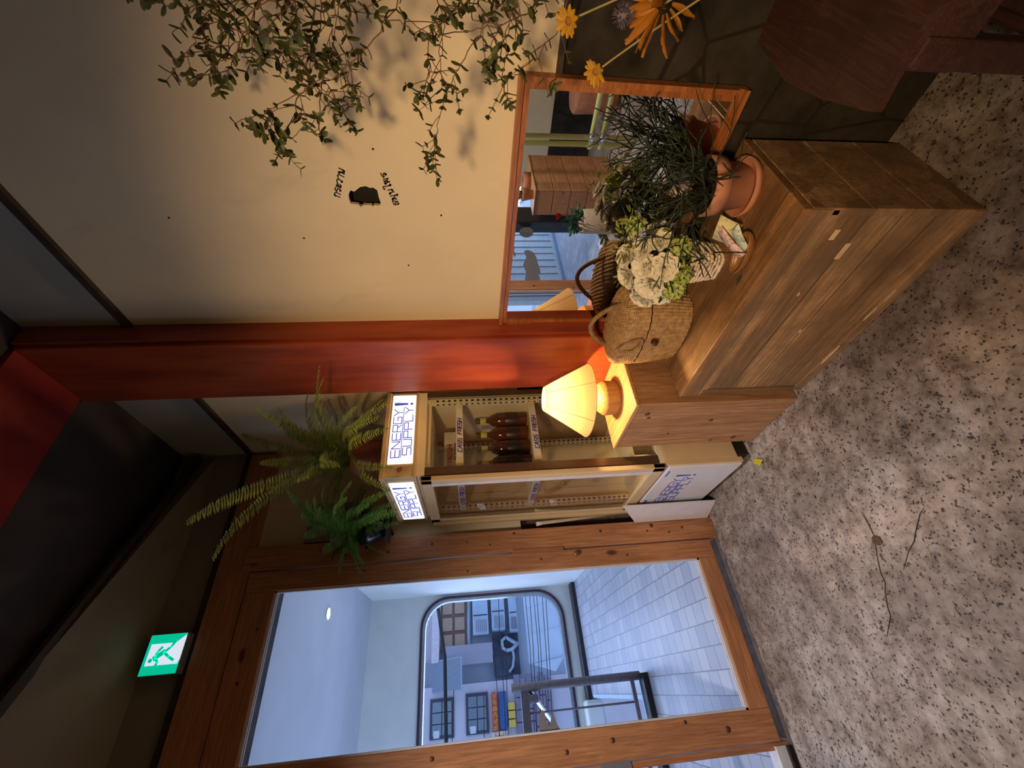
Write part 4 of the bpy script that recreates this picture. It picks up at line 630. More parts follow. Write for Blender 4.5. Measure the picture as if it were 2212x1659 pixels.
# things in the fridge
bt = thing('beer_bottle', 'brown beer bottle nearest the pillar on the upper fridge shelf', 'bottle', (-.065, -.40, 1.006), 'brown bottles in the display fridge')
bx, by, bz = -.065, -.40, 1.004
MB().lathe([(.0001, 0), (.038, .001), (.0405, .006), (.0405, .135), (.038, .160), (.025, .188), (.015, .200), (.0135, .212), (.0135, .245), (.0001, .245)], (bx, by, bz), 24).build('bottle_body', plain('brown_glass', (.075, .018, .010), .12, coat=.5), bt)
MB().lathe([(.0145, .215), (.0155, .216), (.0155, .245), (.0145, .246)], (bx, by, bz), 20).build('neck_label', plain('yellow_label', (.62, .58, .12), .5), bt)
MB().lathe([(.0135, .246), (.0160, .247), (.0160, .268), (.012, .272), (.0001, .272)], (bx, by, bz), 20).build('bottle_cap', plain('dark_green_cap', (.05, .07, .03), .4), bt)
MB().lathe([(.0407, .045), (.0411, .046), (.0411, .115), (.0407, .116)], (bx, by, bz), 24).build('body_label', plain('black_label', (.02, .015, .015), .4), bt)
for k, (dx, lb) in enumerate(((-.149, 'second brown beer bottle from the pillar on the fridge shelf'), (-.232, 'third brown beer bottle from the pillar on the fridge shelf'), (-.315, 'brown beer bottle nearest the fridge door on the shelf'))):
    dup(bt, (dx, -.40-.004*k, 1.006), lb)
ct = thing('drink_carton', 'white carton with red and blue print on the top fridge shelf', 'carton', (-.22, -.30, 1.36))
MB().box(-.33, -.10, -.36, -.22, 1.357, 1.44, .003).build('carton_body', plain('carton_white', (.70, .68, .60), .5), ct)
tt = MB(); text(tt, 'FRESH', (-.30, -.3605, 1.40), (1, 0, 0), (0, 0, 1), .02, .006, .026); tt.build('carton_print', M_redp, ct)
tt = MB(); text(tt, 'CASS', (-.26, -.3605, 1.368), (1, 0, 0), (0, 0, 1), .016, .005, .024); tt.build('carton_print', M_blue, ct)
single(MB().lathe([(.0001, 0), (.03, 0), (.033, .01), (.033, .11), (.03, .12), (.0001, .12)], (-.33, -.33, .441), 20), 'drink_can', plain('orange_can', (.75, .16, .05), .35), 'orange drink can on the bottom of the fridge', 'can')
# white sheet and mop beside the fridge
pw = MB(); pw.add([(-.494, -.19, .0), (-.540, -.045, .0), (-.540, -.045, .42), (-.494, -.19, .52), (-.490, -.188, .0), (-.536, -.043, .0), (-.536, -.043, .42), (-.490, -.188, .52)], [(0, 1, 2, 3), (7, 6, 5, 4), (0, 4, 5, 1), (1, 5, 6, 2), (2, 6, 7, 3), (3, 7, 4, 0)])
single(pw, 'white_board', plain('glossy_white_board', (.72, .66, .66), .22, var=.04), 'glossy white board leaning beside the fridge by the door post', 'board')
mp_ = MB().tube([(-.475, -.03, .45), (-.508, -.045, .93), (-.512, -.046, .965)], [.010, .0095, .012], 10)
single(mp_, 'broom_handle', plain('beige_plastic', (.66, .56, .42), .4), 'beige broom handle standing in the gap left of the fridge', 'broom')
yt = MB().prism([(0, 0), (.05, .006), (.046, .035), (.004, .038)], (-.487, -.665, .001), (.6, .8, 0), (-.7, .2, .55), (0, 0, 1), .0015)
single(yt, 'yellow_note', plain('yellow_paper', (.80, .75, .05), .6, var=.03), 'scrap of bright yellow paper on the floor at the fridge corner', 'paper')
# ------------------------------------------------------------------ pine stand with lamp
cb = thing('wooden_pedestal', 'knotty pine box pedestal under the table lamp', 'pedestal', (-.24, -.825, 0))
gp = .0025
MB().box(-.385, -.09, -1.0, -.826, .0, .652, .003).build('side_board', W_cube, cb)
MB().box(-.385, -.09, -.822, -.65, .0, .652, .003).build('side_board', W_cube, cb)
MB().box(-.390, -.085, -1.003, -.648, .652, .667, .003).build('top_board', W_cubet, cb)
kb = MB()
for (y, z, r) in ((-.93, .60, .011), (-.90, .585, .008), (-.86, .30, .010), (-.70, .12, .013), (-.68, .22, .007), (-.76, .45, .006)): kb.lathe([(.0001, -.0012), (r, -.0012), (r, 0)], (-.385, y, z), 12, 'x')
kb.build('wood_knots', MC['knot_brown'], cb)
lp = thing('table_lamp', 'table lamp with glowing cream cone shade and round wooden base', 'lamp', (-.235, -.83, .667))
lx, ly = LPOS[0], LPOS[1]
MB().lathe([(.0001, .667), (.070, .667), (.073, .672), (.076, .722), (.074, .727), (.060, .747), (.040, .758), (.0001, .762)], (lx, ly, 0), 48).build('lamp_base', W_lamp, lp)
MB().lathe([(.009, .76), (.009, .84), (.014, .845), (.014, .88), (.0001, .88)], (lx, ly, 0), 16).build('lamp_stem', plain('brass', (.5, .32, .12), .35, .8), lp)
bu = MB().lathe([(.0001, .878), (.012, .882), (.020, .895), (.022, .905), (.018, .92), (.008, .93), (.0001, .932)], (lx, ly, 0), 20).build('light_bulb', emit('bulb_glow', (1, .80, .50), 22), lp)
bu.visible_shadow = True
def shade_mat():
    m, nt, b, out = node_mat('cream_fabric_shade'); b.inputs['Base Color'].default_value = (.62, .47, .28, 1); b.inputs['Roughness'].default_value = .9
    t = nt.nodes.new('ShaderNodeBsdfTranslucent'); t.inputs[0].default_value = (.42, .31, .15, 1)
    mx = nt.nodes.new('ShaderNodeMixShader'); mx.inputs[0].default_value = .5
    nt.links.new(b.outputs[0], mx.inputs[1]); nt.links.new(t.outputs[0], mx.inputs[2]); nt.links.new(mx.outputs[0], out.inputs[0]); return m
shd = MB(); tilt = Matrix.Rotation(.07, 3, Vector((.59, .80, 0)).normalized())
tl = lambda p: tuple(tilt @ (Vector(p)-Vector((lx, ly, .89)))+Vector((lx, ly, .89)))
shd.lathe([(.158, .800), (.052, .985)], (lx, ly, 0), 96); shd.v = [tl(p) for p in shd.v]
sh_o = shd.build('lamp_shade', shade_mat(), lp)
rg = MB()
rg.tube([tl((lx+.158*math.cos(t), ly+.158*math.sin(t), .800)) for t in [2*PI*k/64 for k in range(65)]], .0014, 6, False)
rg.tube([tl((lx+.052*math.cos(t), ly+.052*math.sin(t), .985)) for t in [2*PI*k/40 for k in range(41)]], .0014, 6, False)
for t in (.35, 2.2, 3.55, 4.6, 5.6): rg.tube([tl((lx+.1585*math.cos(t), ly+.1585*math.sin(t), .800)), tl((lx+.0525*math.cos(t), ly+.0525*math.sin(t), .985))], .0011, 5)
rg.build('shade_ribs', plain('shade_piping', (.62, .44, .22), .8), lp)
# ------------------------------------------------------------------ cabinet
cb = thing('wooden_cabinet', 'low worn wooden cabinet carrying the baskets, plant and flowers', 'cabinet', (-.18, -1.41, 0))
CX0, CX1, CY0, CY1, CZ = -.362, -.004, -1.800, -1.022, .497
MB().box(CX0-.006, CX1, CY0, CY1+.004, CZ-.026, CZ, .004).build('top_board', W_cabtop, cb)
MB().box(CX0+.004, CX0+.02, CY0+.004, CY1-.012, .02, .40, .002).build('front_panel', W_cab, cb)
MB().box(CX0-.004, CX0+.02, CY0+.002, CY1-.002, .415, CZ-.026, .002).build('front_rail', W_cab, cb)
MB().box(CX0, CX0+.02, CY0+.004, CY1-.006, .395, .414, .002).build('front_rail', W_cab, cb)
MB().box(CX0-.002, CX0+.02, CY1-.030, CY1-.010, .005, .41, .002).build('front_stile', W_cabz, cb)
MB().box(CX0-.004, CX0+.02, CY0+.002, CY1-.02, .0, .035, .002).build('bottom_rail', W_cab, cb)
MB().box(CX0+.02, CX1-.005, CY1-.022, CY1-.004, .0, CZ-.026).build('side_panel', W_cabz, cb)
for k in range(3): MB().box(CX0+.0, CX1-.005, CY0, CY0+.02, .0+k*.157, .155+k*.157, .002).build('side_board', W_cab, cb)
gr = MB()
for k, z in enumerate((.12, .215, .305)): gr.box(CX0+.003, CX0+.0045, CY0+.01, CY1-.04, z, z+.0015)
for k, x in enumerate((-.30, -.235, -.15, -.07)): gr.box(x, x+.0012, CY0+.004, CY1-.002, CZ-.001, CZ+.0003)
gr.build('board_joints', plain('dark_joint', (.09, .05, .025), .8), cb)
M_split = plain('pale_split_wood', (.66, .46, .28), .7)
for (y, z, L, h, t_) in ((-1.20, .030, .10, .006, .003), (-1.42, .040, .06, .006, .003), (-1.50, .036, .05, .006, .003), (-1.36, .22, .016, .004, .003), (-1.52, .33, .014, .004, .003)):
    MB().prism([(0, 0), (L*.3, h*.7), (L, h*.3), (L*.8, -h*.6), (L*.2, -h*.5)], (CX0+(.003 if z > .1 else -.0045), y, z), (0, -1, 0), (0, 0, 1), (-1, 0, 0), t_).build('split_chip', M_split, cb)
for (y, z, a) in ((-1.74, .36, .03), (-1.70, .30, .05)): MB().box(CX0+.002, CX0+.005, y, y+a, z-.007, z+.007, .001).build('patch', M_split, cb)
# ------------------------------------------------------------------ mirror
mr = thing('wall_mirror', 'large rectangular mirror in an orange wooden frame on the right wall', 'mirror', (0, -1.49, .86))
al = .022; TL = Vector((-.02, -1.058, 1.172)); U = Vector((0, -math.cos(al), -math.sin(al))); V = Vector((0, -math.sin(al), math.cos(al))); mw, mh, fwid = .875, .612, .030
def fbar(u0, u1, v0, v1, x0, x1):
    c = TL+U*((u0+u1)/2)-V*((v0+v1)/2); c.x = (x0+x1)/2; return (c, (1, 0, 0), U, V, abs(x1-x0)/2, abs(u1-u0)/2, abs(v1-v0)/2)
for k, a in enumerate(((0, mw, 0, fwid), (0, mw, mh-fwid, mh), (0, fwid, fwid, mh-fwid), (mw-fwid, mw, fwid, mh-fwid))):
    ins = .010; b_ = MB().obox(*fbar(*a, -.005, .019))
    hor = k < 2
    o1 = (a[0], a[1], a[2] if k == 0 else a[3]-.013, a[2]+.013 if k == 0 else a[3]) if hor else ((a[0], a[0]+.013, a[2], a[3]) if k == 2 else (a[1]-.013, a[1], a[2], a[3]))
    b_.obox(*fbar(*o1, -.015, -.004))
    b_.build('mirror_frame', W_mirror, mr)
mg, nt, b, out = node_mat('silvered_glass'); b.inputs['Metallic'].default_value = 1; b.inputs['Roughness'].default_value = .012; b.inputs['Base Color'].default_value = (.90, .91, .90, 1)
MB().obox(*fbar(fwid-.004, mw-fwid+.004, fwid-.004, mh-fwid+.004, 0.0, .010)).build('mirror_glass', mg, mr)
# ------------------------------------------------------------------ woven lidded basket
def weave_mat(name, c1, c2):
    m, nt, b, out = node_mat(name); f = noise_n(nt, coords(nt, (1, 1, 1)), 55, 4, .6)
    nt.links.new(ramp(nt, f, [(.3, c2), (.68, c1)]), b.inputs['Base Color']); b.inputs['Roughness'].default_value = .65; bump(nt, b, f, .3, .002); return m
M_weave = weave_mat('woven_seagrass', (.50, .32, .14), (.24, .13, .05))
M_rope = weave_mat('twisted_rope', (.38, .24, .10), (.20, .11, .04))
bs = thing('lidded_basket', 'oval woven seagrass basket with lid and rope handle on the cabinet', 'basket', (-.135, -1.17, .4975))
bcx, bcy = -.135, -1.172; BA, BB = .155, .098   # half length along y, half depth along x
def sup(t, a, b_, e=2.7):
    c, s_ = math.cos(t), math.sin(t); return (b_*math.copysign(abs(c)**(2/e), c), a*math.copysign(abs(s_)**(2/e), s_))
def woven(z0, z1, a0, a1, rows, cols, amp, n=420, dome=0):
    mb = MB(); R_ = rows*4
    for j in range(R_+1):
        v = j/R_; z = z0+(z1-z0)*v; sc = a0+(a1-a0)*math.sin(v*PI*.55)
        for i in range(n):
            t = 2*PI*i/n; colp = abs(math.sin(t*cols/2)); row = abs(math.sin(v*rows*PI+(.9 if int(t*cols/(2*PI)) % 2 else 0)))
            d = 1+amp*(colp**.45*.9+row*.55); x, y = sup(t, BA*sc, BB*sc)
            L = math.hypot(x, y); x *= 1+(d-1)*.1/L; y *= 1+(d-1)*.1/L
            mb.v.append((bcx+x, bcy+y, z))
    for j in range(R_):
        for i in range(n): i2 = (i+1) % n; mb.face((j*n+i, j*n+i2, (j+1)*n+i2, (j+1)*n+i), True)
    return mb
wb_ = woven(.4985, .655, .90, 1.02, 24, 52, .052); wb_.face(list(range(420))[::-1])
wb_.build('basket_body', M_weave, bs)
ld = woven(.660, .722, 1.045, 1.02, 8, 52, .044)
# lid top: gently domed, diagonal ropes
n = 420; base = len(ld.v)-n; NR = 70
for j in range(1, NR+1):
    f = 1-j/NR
    for i in range(n):
        x0_, y0_, _ = ld.v[base+i]; x = bcx+(x0_-bcx)*f; y = bcy+(y0_-bcy)*f
        q = (x*.75+y*.66)*2*PI/.0150; z = .722+.050*math.sqrt(max(0, 1-f**2.2))*.62+.0042*abs(math.sin(q/2))**.6+.0012*math.sin((x*.66-y*.75)*2*PI/.007)
        ld.v.append((x, y, z))
    a = base+(j-1)*n
    for i in range(n): i2 = (i+1) % n; ld.face((a+i, a+i2, a+n+i2, a+n+i), True)
ld.build('basket_lid', M_weave, bs)
def rope(mb, pts, r, tw=3, turns=14):
    pts = [Vector(p) for p in pts]; m = len(pts)
    for s_ in range(tw):
        pp = []
        for i, p in enumerate(pts):
            T = (pts[min(i+1, m-1)]-pts[max(0, i-1)]).normalized(); N = T.cross(Vector((.9, .1, .2))).normalized(); B_ = T.cross(N)
            a = 2*PI*(s_/tw+turns*i/m); pp.append(p+(N*math.cos(a)+B_*math.sin(a))*r*.55)
        mb.tube(pp, r*.62, 6)
def arc(p, q, peak, n=70, e=1.0):
    p, q, k = Vector(p), Vector(q), Vector(peak); out_ = []
    for i in range(n+1):
        t = i/n; out_.append(p*(1-t)**2+k*2*t*(1-t)+q*t*t)
    return out_
rp = MB(); rope(rp, arc((-.135, -1.055, .735), (-.135, -1.285, .745), (-.150, -1.20, .935)), .0085)
rp.build('rope_handle', M_rope, bs)
rp = MB(); rope(rp, arc((bcx-.090, -1.150, .745), (bcx-.112, -1.215, .672), (bcx-.128, -1.130, .690), 40), .0055, 3, 9); rope(rp, arc((bcx-.112, -1.215, .672), (bcx-.103, -1.17, .745), (bcx-.120, -1.24, .700), 30), .0045, 3, 7)
rp.build('lid_loop', M_rope, bs)
MB().lathe([(.0001, -.022), (.008, -.021), (.0135, -.015), (.015, -.008), (.012, 0), (.006, .004), (.006, .01)], (bcx-.106, -1.205, .625), 20, 'x').build('toggle_button', plain('polished_dark_wood', (.035, .012, .008), .12, coat=1), bs)
MB().lathe([(.0001, 0), (.006, 0), (.005, .03), (.001, .055)], (bcx+.02, bcy+.155, .69), 10, 'y').build('lid_tab', plain('raffia', (.66, .48, .24), .7), bs)
# ------------------------------------------------------------------ wicker basket of flowers
fbk = thing('flower_basket', 'white wicker basket with cream roses and green hydrangeas', 'flower arrangement', (-.165, -1.50, .4975))
wcx, wcy = -.162, -1.492
wk = MB(); n = 26
for j in range(9):
    z = .502+j*.0125; h = .042+.012*j/8; pts = []
    for i in range(n*4+1):
        t = 2*PI*i/(n*4); x, y = h*math.copysign(abs(math.cos(t))**.45, math.cos(t)), (h*1.0)*math.copysign(abs(math.sin(t))**.45, math.sin(t))
        s_ = 1+.055*math.sin(t*n/2+(PI if j % 2 else 0)); pts.append((wcx+x*s_, wcy+y*s_, z))
    wk.tube(pts, .0048, 6, False)
for i in range(n):
    t = 2*PI*i/n; f = lambda h: (wcx+h*math.copysign(abs(math.cos(t))**.45, math.cos(t)), wcy+h*math.copysign(abs(math.sin(t))**.45, math.sin(t)))
    a, b_ = f(.042), f(.055); wk.tube([(*a, .499), (*b_, .608)], .0028, 5)
for z, h in ((.500, .044), (.609, .057)):
    rr = [(wcx+h*math.copysign(abs(math.cos(t))**.45, math.cos(t)), wcy+h*math.copysign(abs(math.sin(t))**.45, math.sin(t)), z) for t in [2*PI*k/60 for k in range(61)]]; rope(wk, rr, .0045, 2, 22)
wk.build('wicker_body', plain('whitewashed_wicker', (.72, .60, .47), .6, var=.12, nscale=60), fbk)
MB().box(wcx-.036, wcx+.036, wcy-.036, wcy+.036, .499, .59).build('basket_lining', plain('dark_foam', (.05, .06, .03), .9), fbk)
def petal(mb, c, d, upv, L, Wd, cup=.3, ruf=0, seg=5):
    c, d, upv = Vector(c), Vector(d).normalized(), Vector(upv).normalized(); sd = d.cross(upv).normalized(); o = len(mb.v); ph = random.random()*6
    for i in range(seg+1):
        t = i/seg; w_ = Wd*math.sin(PI*min(.93, .12+t*.81))**.7; ctr = c+d*L*t+upv*L*cup*t*t
        for k, s_ in enumerate((-1, -.4, .4, 1)):
            mb.v.append(tuple(ctr+sd*w_*.5*s_+upv*(abs(s_)**2*Wd*.16+ruf*math.sin(ph+s_*4+t*7)*t)))
    for i in range(seg):
        for k in range(3): a = o+i*4+k; mb.face((a, a+1, a+5, a+4), True)
def rose(mb, c, nrm, R_, layers=5):
    nrm = Vector(nrm).normalized(); a = nrm.orthogonal().normalized(); b_ = nrm.cross(a)
    for l in range(layers):
        f = (l+1)/layers; m = 3+l*2; th = .12+.95*f*f
        for k in range(m):
            t = 2*PI*k/m+l*.9+random.uniform(-.2, .2); rad = a*math.cos(t)+b_*math.sin(t)
            d = nrm*math.cos(th)+rad*math.sin(th)
            petal(mb, Vector(c)+rad*R_*.10*f-nrm*R_*.25*f, d, (rad*-math.cos(th)+nrm*math.sin(th))*(-1 if f > .7 else 1)*-1, R_*(.55+.5*f), R_*(.65+.4*f), .10 if f < .7 else -.10, R_*.05)
def cluster(mb, c, R_, n, pl, seedn=1):
    random.seed(seedn)
    for i in range(n):
        z = 1-2*(i+.5)/n; ph = i*2.39996; d = Vector((math.sqrt(1-z*z)*math.cos(ph), math.sqrt(1-z*z)*math.sin(ph), z)); p = Vector(c)+d*R_*random.uniform(.82, 1)
        a = d.orthogonal().normalized(); b_ = d.cross(a); t0 = random.random()*6
        for k in range(4):
            t = t0+PI/2*k; rad = a*math.cos(t)+b_*math.sin(t); petal(mb, p, rad+d*.5, d, pl, pl*.85, .15, pl*.06, 3)
M_pet = leaf_mat('cream_petals', (.84, .80, .64), (.90, .86, .74), .25, .6)
M_petg = leaf_mat('lime_green_petals', (.42, .52, .12), (.62, .70, .28), .3, .6)
M_lf = leaf_mat('dark_leaves', (.035, .075, .025), (.08, .13, .045), .25)
M_lfy = leaf_mat('yellow_green_leaves', (.22, .26, .05), (.40, .42, .10), .3)
roses = [((-.20, -1.468, .792), .036), ((-.19, -1.535, .812), .034), ((-.250, -1.475, .735), .046), ((-.240, -1.430, .690), .044), ((-.220, -1.395, .670), .040), ((-.235, -1.41, .735), .040), ((-.225, -1.525, .760), .040), ((-.255, -1.545, .715), .042), ((-.200, -1.565, .775), .034),
         ((-.185, -1.440, .765), .038), ((-.165, -1.395, .715), .036), ((-.12, -1.46, .775), .036), ((-.12, -1.53, .77), .036), ((-.205, -1.60, .730), .034), ((-.13, -1.585, .71), .036), ((-.09, -1.42, .71), .034)]
fc = Vector((-.165, -1.495, .67))
for k, (p, R_) in enumerate(roses):
    random.seed(20+k); mb = MB(); rose(mb, p, (Vector(p)-fc)+Vector((-.03, -.02, .02)), R_); mb.build('rose', M_pet, fbk)
for k, (p, R_, nn) in enumerate((((-.250, -1.462, .655), .032, 56), ((-.235, -1.500, .640), .026, 40), ((-.225, -1.595, .675), .024, 30), ((-.13, -1.60, .79), .020, 24))):
    mb = MB(); cluster(mb, p, R_, nn, .013, k); mb.build('hydrangea', M_petg, fbk)
def leafy(mb, c, n, spread, L, seedn=0, up_=.3):
    random.seed(seedn)
    for i in range(n):
        d = Vector((random.gauss(0, 1), random.gauss(0, 1), random.gauss(up_, .8))).normalized(); p = Vector(c)+d*spread*random.uniform(.3, 1)
        petal(mb, p, d+Vector((0, 0, random.uniform(-.5, .3))), d.orthogonal(), L*random.uniform(.7, 1.2), L*.42, random.uniform(-.2, .2), 0, 4)
mb = MB(); leafy(mb, (-.18, -1.485, .65), 70, .085, .045, 4, -.1); leafy(mb, (-.2, -1.40, .65), 14, .03, .035, 5); mb.build('foliage', M_lf, fbk)
mb = MB()
for q_, c in enumerate(((-.20, -1.645, .76), (-.13, -1.62, .80), (-.27, -1.555, .655), (-.12, -1.40, .775), (-.20, -1.56, .83), (-.10, -1.55, .80))): leafy(mb, c, 16, .03, .022, 30+q_)
mb.build('foliage', M_lfy, fbk)
# ------------------------------------------------------------------ terracotta pot with stick plant
pp = thing('potted_cactus', 'terracotta pot of tangled dark green pencil cactus on the cabinet end', 'potted plant', (-.128, -1.728, .4975))
px, py = -.128, -1.722
MB().lathe([(.0001, .499), (.064, .499), (.078, .505), (.080, .522), (.076, .522), (.066, .508), (.0001, .508)], (px, py, 0), 48).build('saucer', M_terra, pp)
MB().lathe([(.0001, .508), (.052, .508), (.055, .512), (.070, .588), (.078, .590), (.080, .628), (.076, .631), (.072, .628), (.068, .60), (.0001, .60)], (px, py, 0), 48).build('pot', M_terra, pp)
MB().lathe([(.0001, .622), (.072, .620)], (px, py, 0), 32).build('soil', M_soil, pp)
random.seed(11); sk = MB()
def stick(p, d, L, r, lv):
    pts = [p]; q_ = Vector(p); dd = Vector(d).normalized(); m = 5
    for i in range(m):
        dd = (dd+Vector((random.gauss(0, .15), random.gauss(0, .15), random.gauss(-.02, .11)))).normalized(); q_ = q_+dd*L/m
        if q_.x > -.008: q_.x = -.010; dd.x = -abs(dd.x)
        if q_.z < .505: q_.z = .508; dd.z = abs(dd.z)
        pts.append(q_.copy())
    sk.tube(pts, [r*(1-.12*i/m) for i in range(m+1)], 6)
    if lv:
        for k in range(random.choice((2, 2, 3))):
            nd = (dd+Vector((random.gauss(0, .55), random.gauss(0, .55), random.gauss(.05, .4)))).normalized(); stick(pts[-1], nd, L*random.uniform(.5, .85), r*.9, lv-1)
for k in range(46):
    t = random.random()*2*PI; rr = .055*math.sqrt(random.random()); e = random.uniform(.45, 1.35)
    az = t+random.gauss(0, .5)
    d = Vector((math.cos(az)*math.cos(e), math.sin(az)*math.cos(e), math.sin(e)))+Vector((-.06, .18, 0))
    stick(Vector((px+rr*math.cos(t), py+rr*math.sin(t), .620)), d, random.uniform(.08, .15), .0023, 2 if k < 36 else 1)
for (az, e, L) in ((-2.4, .35, .17), (-1.9, .25, .15), (2.9, .6, .16), (-1.5, .1, .16), (2.4, .9, .18)): stick(Vector((px, py, .622)), (math.cos(az)*math.cos(e), math.sin(az)*math.cos(e), math.sin(e)), L, .0014, 1)
sk.build('cactus_stems', plain('dark_green_stems', (.018, .030, .012), .5, var=.4, nscale=40), pp)
# ------------------------------------------------------------------ tray with notes
ty = thing('wooden_dish', 'small oval wooden dish on the cabinet front edge', 'dish', (-.285, -1.612, .4975))
db = MB(); prof = [(.001, .5005), (.50, .501), (.80, .507), (.97, .520), (1.0, .530), (.94, .531), (.88, .522), (.70, .511), (.001, .507)]
n = 40; oo = Vector((-.285, -1.615)); ax = Vector((.22, -.975)).normalized(); ay = Vector((-ax.y, ax.x))
for (f, z) in prof:
    for i in range(n):
        t = 2*PI*i/n; v = oo+ax*(.062*f*math.cos(t))+ay*(.030*f*math.sin(t)); db.v.append((v.x, v.y, z))
for j in range(len(prof)-1):
    for i in range(n): i2 = (i+1) % n; db.face((j*n+i, j*n+i2, (j+1)*n+i2, (j+1)*n+i), True)
db.build('dish_body', wood('walnut_dish', (.34, .16, .05), (.26, .11, .035), 'y', 2, .35, False), ty)
def paper(name, label, q, c1, c2, lw):
    m, nt, b, out = node_mat(name+'_'+label.split()[0]); v = coords(nt, (1, 1, 1)); nz = noise_n(nt, v, 90, 3)
    nt.links.new(ramp(nt, nz, [(.50, c1), (.66, c2)]), b.inputs['Base Color']); b.inputs['Roughness'].default_value = .7
    mb = MB(); A_, B_, C_, D_ = [Vector(p) for p in q]; N = (B_-A_).cross(D_-A_).normalized(); m_ = 8
    for s_ in (0, 1):
        for i in range(m_+1):
            t = i/m_; bend = N*.004*math.sin(PI*t)+N*s_*.0007
            mb.v += [tuple(A_.lerp(D_, t)+bend), tuple(B_.lerp(C_, t)+bend)]
    for s_ in (0, 1):
        o = s_*(2*m_+2)
        for i in range(m_): mb.face((o+2*i, o+2*i+1, o+2*i+3, o+2*i+2), True)
    for i in range(m_): mb.face((2*i, 2*i+2, 2*m_+2+2*i+2, 2*m_+2+2*i)); mb.face((2*i+1, 2*i+3, 2*m_+2+2*i+3, 2*m_+2+2*i+1))
    return single(mb, name, m, label, 'paper', 'paper slips in the dish')
paper('paper_slip', 'pink printed paper slip leaning in the wooden dish', [(-.2116, -1.653, .570), (-.2073, -1.6277, .570), (-.270, -1.5862, .512), (-.2914, -1.6165, .513)], (.80, .60, .60), (.50, .16, .14), 1)
paper('paper_slip', 'pale green printed paper slip at the near side of the dish', [(-.2582, -1.692, .560), (-.2483, -1.6583, .560), (-.2800, -1.6120, .513), (-.2868, -1.6396, .516)], (.66, .74, .56), (.30, .40, .30), 1)
paper('paper_slip', 'yellowish printed paper slip behind the pink one', [(-.1850, -1.672, .572), (-.1980, -1.6035, .572), (-.228, -1.6005, .518), (-.2250, -1.665, .520)], (.72, .68, .38), (.45, .40, .22), 1)
lfm = MB(); random.seed(2); petal(lfm, (-.306, -1.557, .5008), (-.5, .9, .10), (0, 0, 1), .030, .011, .15); petal(lfm, (-.306, -1.557, .5012), (-.2, .9, .25), (0, 0, 1), .022, .009, .1)
lfm.tube([(-.290, -1.566, .5008), (-.306, -1.557, .5012)], .001, 5)
single(lfm, 'fallen_leaf', M_lf, 'curled green leaf scrap lying left of the wooden dish', 'leaf')
# ------------------------------------------------------------------ ferns
def frond(mb, b0, tip, w, rise=.10, n=34, seedn=0):
    b0, tip = Vector(b0), Vector(tip); L = (tip-b0).length; mid = (b0+tip)/2+Vector((0, 0, rise+L*.12)); pts = []
    for i in range(n+1):
        t = i/n; pts.append(b0*(1-t)**2+mid*2*t*(1-t)+tip*t*t)
    mb.tube(pts[::3]+[pts[-1]], .0013, 4, False)
    for i in range(4, n):
        t = i/n; T = (pts[i+1]-pts[i-1]).normalized(); sd = T.cross(Vector((0, 0, 1)))
        if sd.length < .15: sd = T.cross(Vector((.8, -.6, 0)))
        sd.normalize(); nn = sd.cross(T); ll = w*(math.sin(PI*min(1, .10+.86*t))**.6)*(1-.25*t)
        for s_ in (-1, 1):
            d = (sd*s_+T*.35+nn*random.uniform(-.35, .15)).normalized(); c = pts[i]; e = T*(L/n*.40)
            o = len(mb.v); drp = Vector((0, 0, -ll*.18))
            mb.v += [tuple(c-e*.5), tuple(c+d*ll*.45-e*.9+drp*.2), tuple(c+d*ll+T*ll*.12+drp), tuple(c+d*ll*.5+e*.9+drp*.2), tuple(c+e*.5)]
            mb.face((o, o+1, o+2, o+3, o+4), False)
M_fern = leaf_mat('fern_green', (.20, .27, .05), (.36, .44, .10), .4)
M_fern2 = leaf_mat('fern_bright_green', (.14, .34, .07), (.26, .52, .10), .4)
f1 = thing('potted_fern', 'sword fern in a dark red clay pot on the fridge', 'potted plant', (-.24, -.40, 1.694), 'ferns by the fridge')
fcx, fcy = -.235, -.41
MB().lathe([(.0001, 1.695), (.062, 1.695), (.085, 1.83), (.094, 1.835), (.096, 1.865), (.088, 1.868), (.082, 1.84), (.0001, 1.84)], (fcx, fcy, 0), 32).build('pot', M_darkterra, f1)
MB().lathe([(.0001, 1.855), (.084, 1.853)], (fcx, fcy, 0), 24).build('soil', M_soil, f1)
random.seed(8); mb = MB()
for tp_ in D['fern1']:
    tp_ = list(tp_); tp_[0] = min(tp_[0], -.10); b0 = (fcx+random.uniform(-.04, .04), fcy+random.uniform(-.04, .04), 1.85); L = (Vector(tp_)-Vector(b0)).length
    frond(mb, b0, tp_, .034 if L < .6 else .042, random.uniform(.06, .16), int(18+L*46))
for k in range(30):
    az = random.random()*2*PI; e = random.uniform(.1, 1.3); L = random.uniform(.16, .34); b0 = Vector((fcx, fcy, 1.85))
    frond(mb, b0, b0+Vector((math.cos(az)*math.cos(e)*L, math.sin(az)*math.cos(e)*L*.8, math.sin(e)*L*.8)), .030, .05, 22)
for v_i, p in enumerate(mb.v):
    if p[0] > -.005: mb.v[v_i] = (-.005, p[1], p[2])
    if p[1] > -.03: mb.v[v_i] = (mb.v[v_i][0], -.03, p[2])
mb.build('fern_fronds', M_fern, f1)
f2 = thing('potted_fern', 'bright green fern in a black pot beside the door post', 'potted plant', (-.50, -.12, 1.74), 'ferns by the fridge')
gx, gy = -.50, -.135
MB().lathe([(.0001, 1.735), (.05, 1.735), (.078, 1.80), (.086, 1.86), (.080, 1.86), (.07, 1.83), (.0001, 1.83)], (gx, gy, 0), 28).build('pot', plain('glossy_black_pot', (.012, .012, .014), .2), f2)
MB().lathe([(.0001, 1.85), (.079, 1.848)], (gx, gy, 0), 24).build('soil', M_soil, f2)
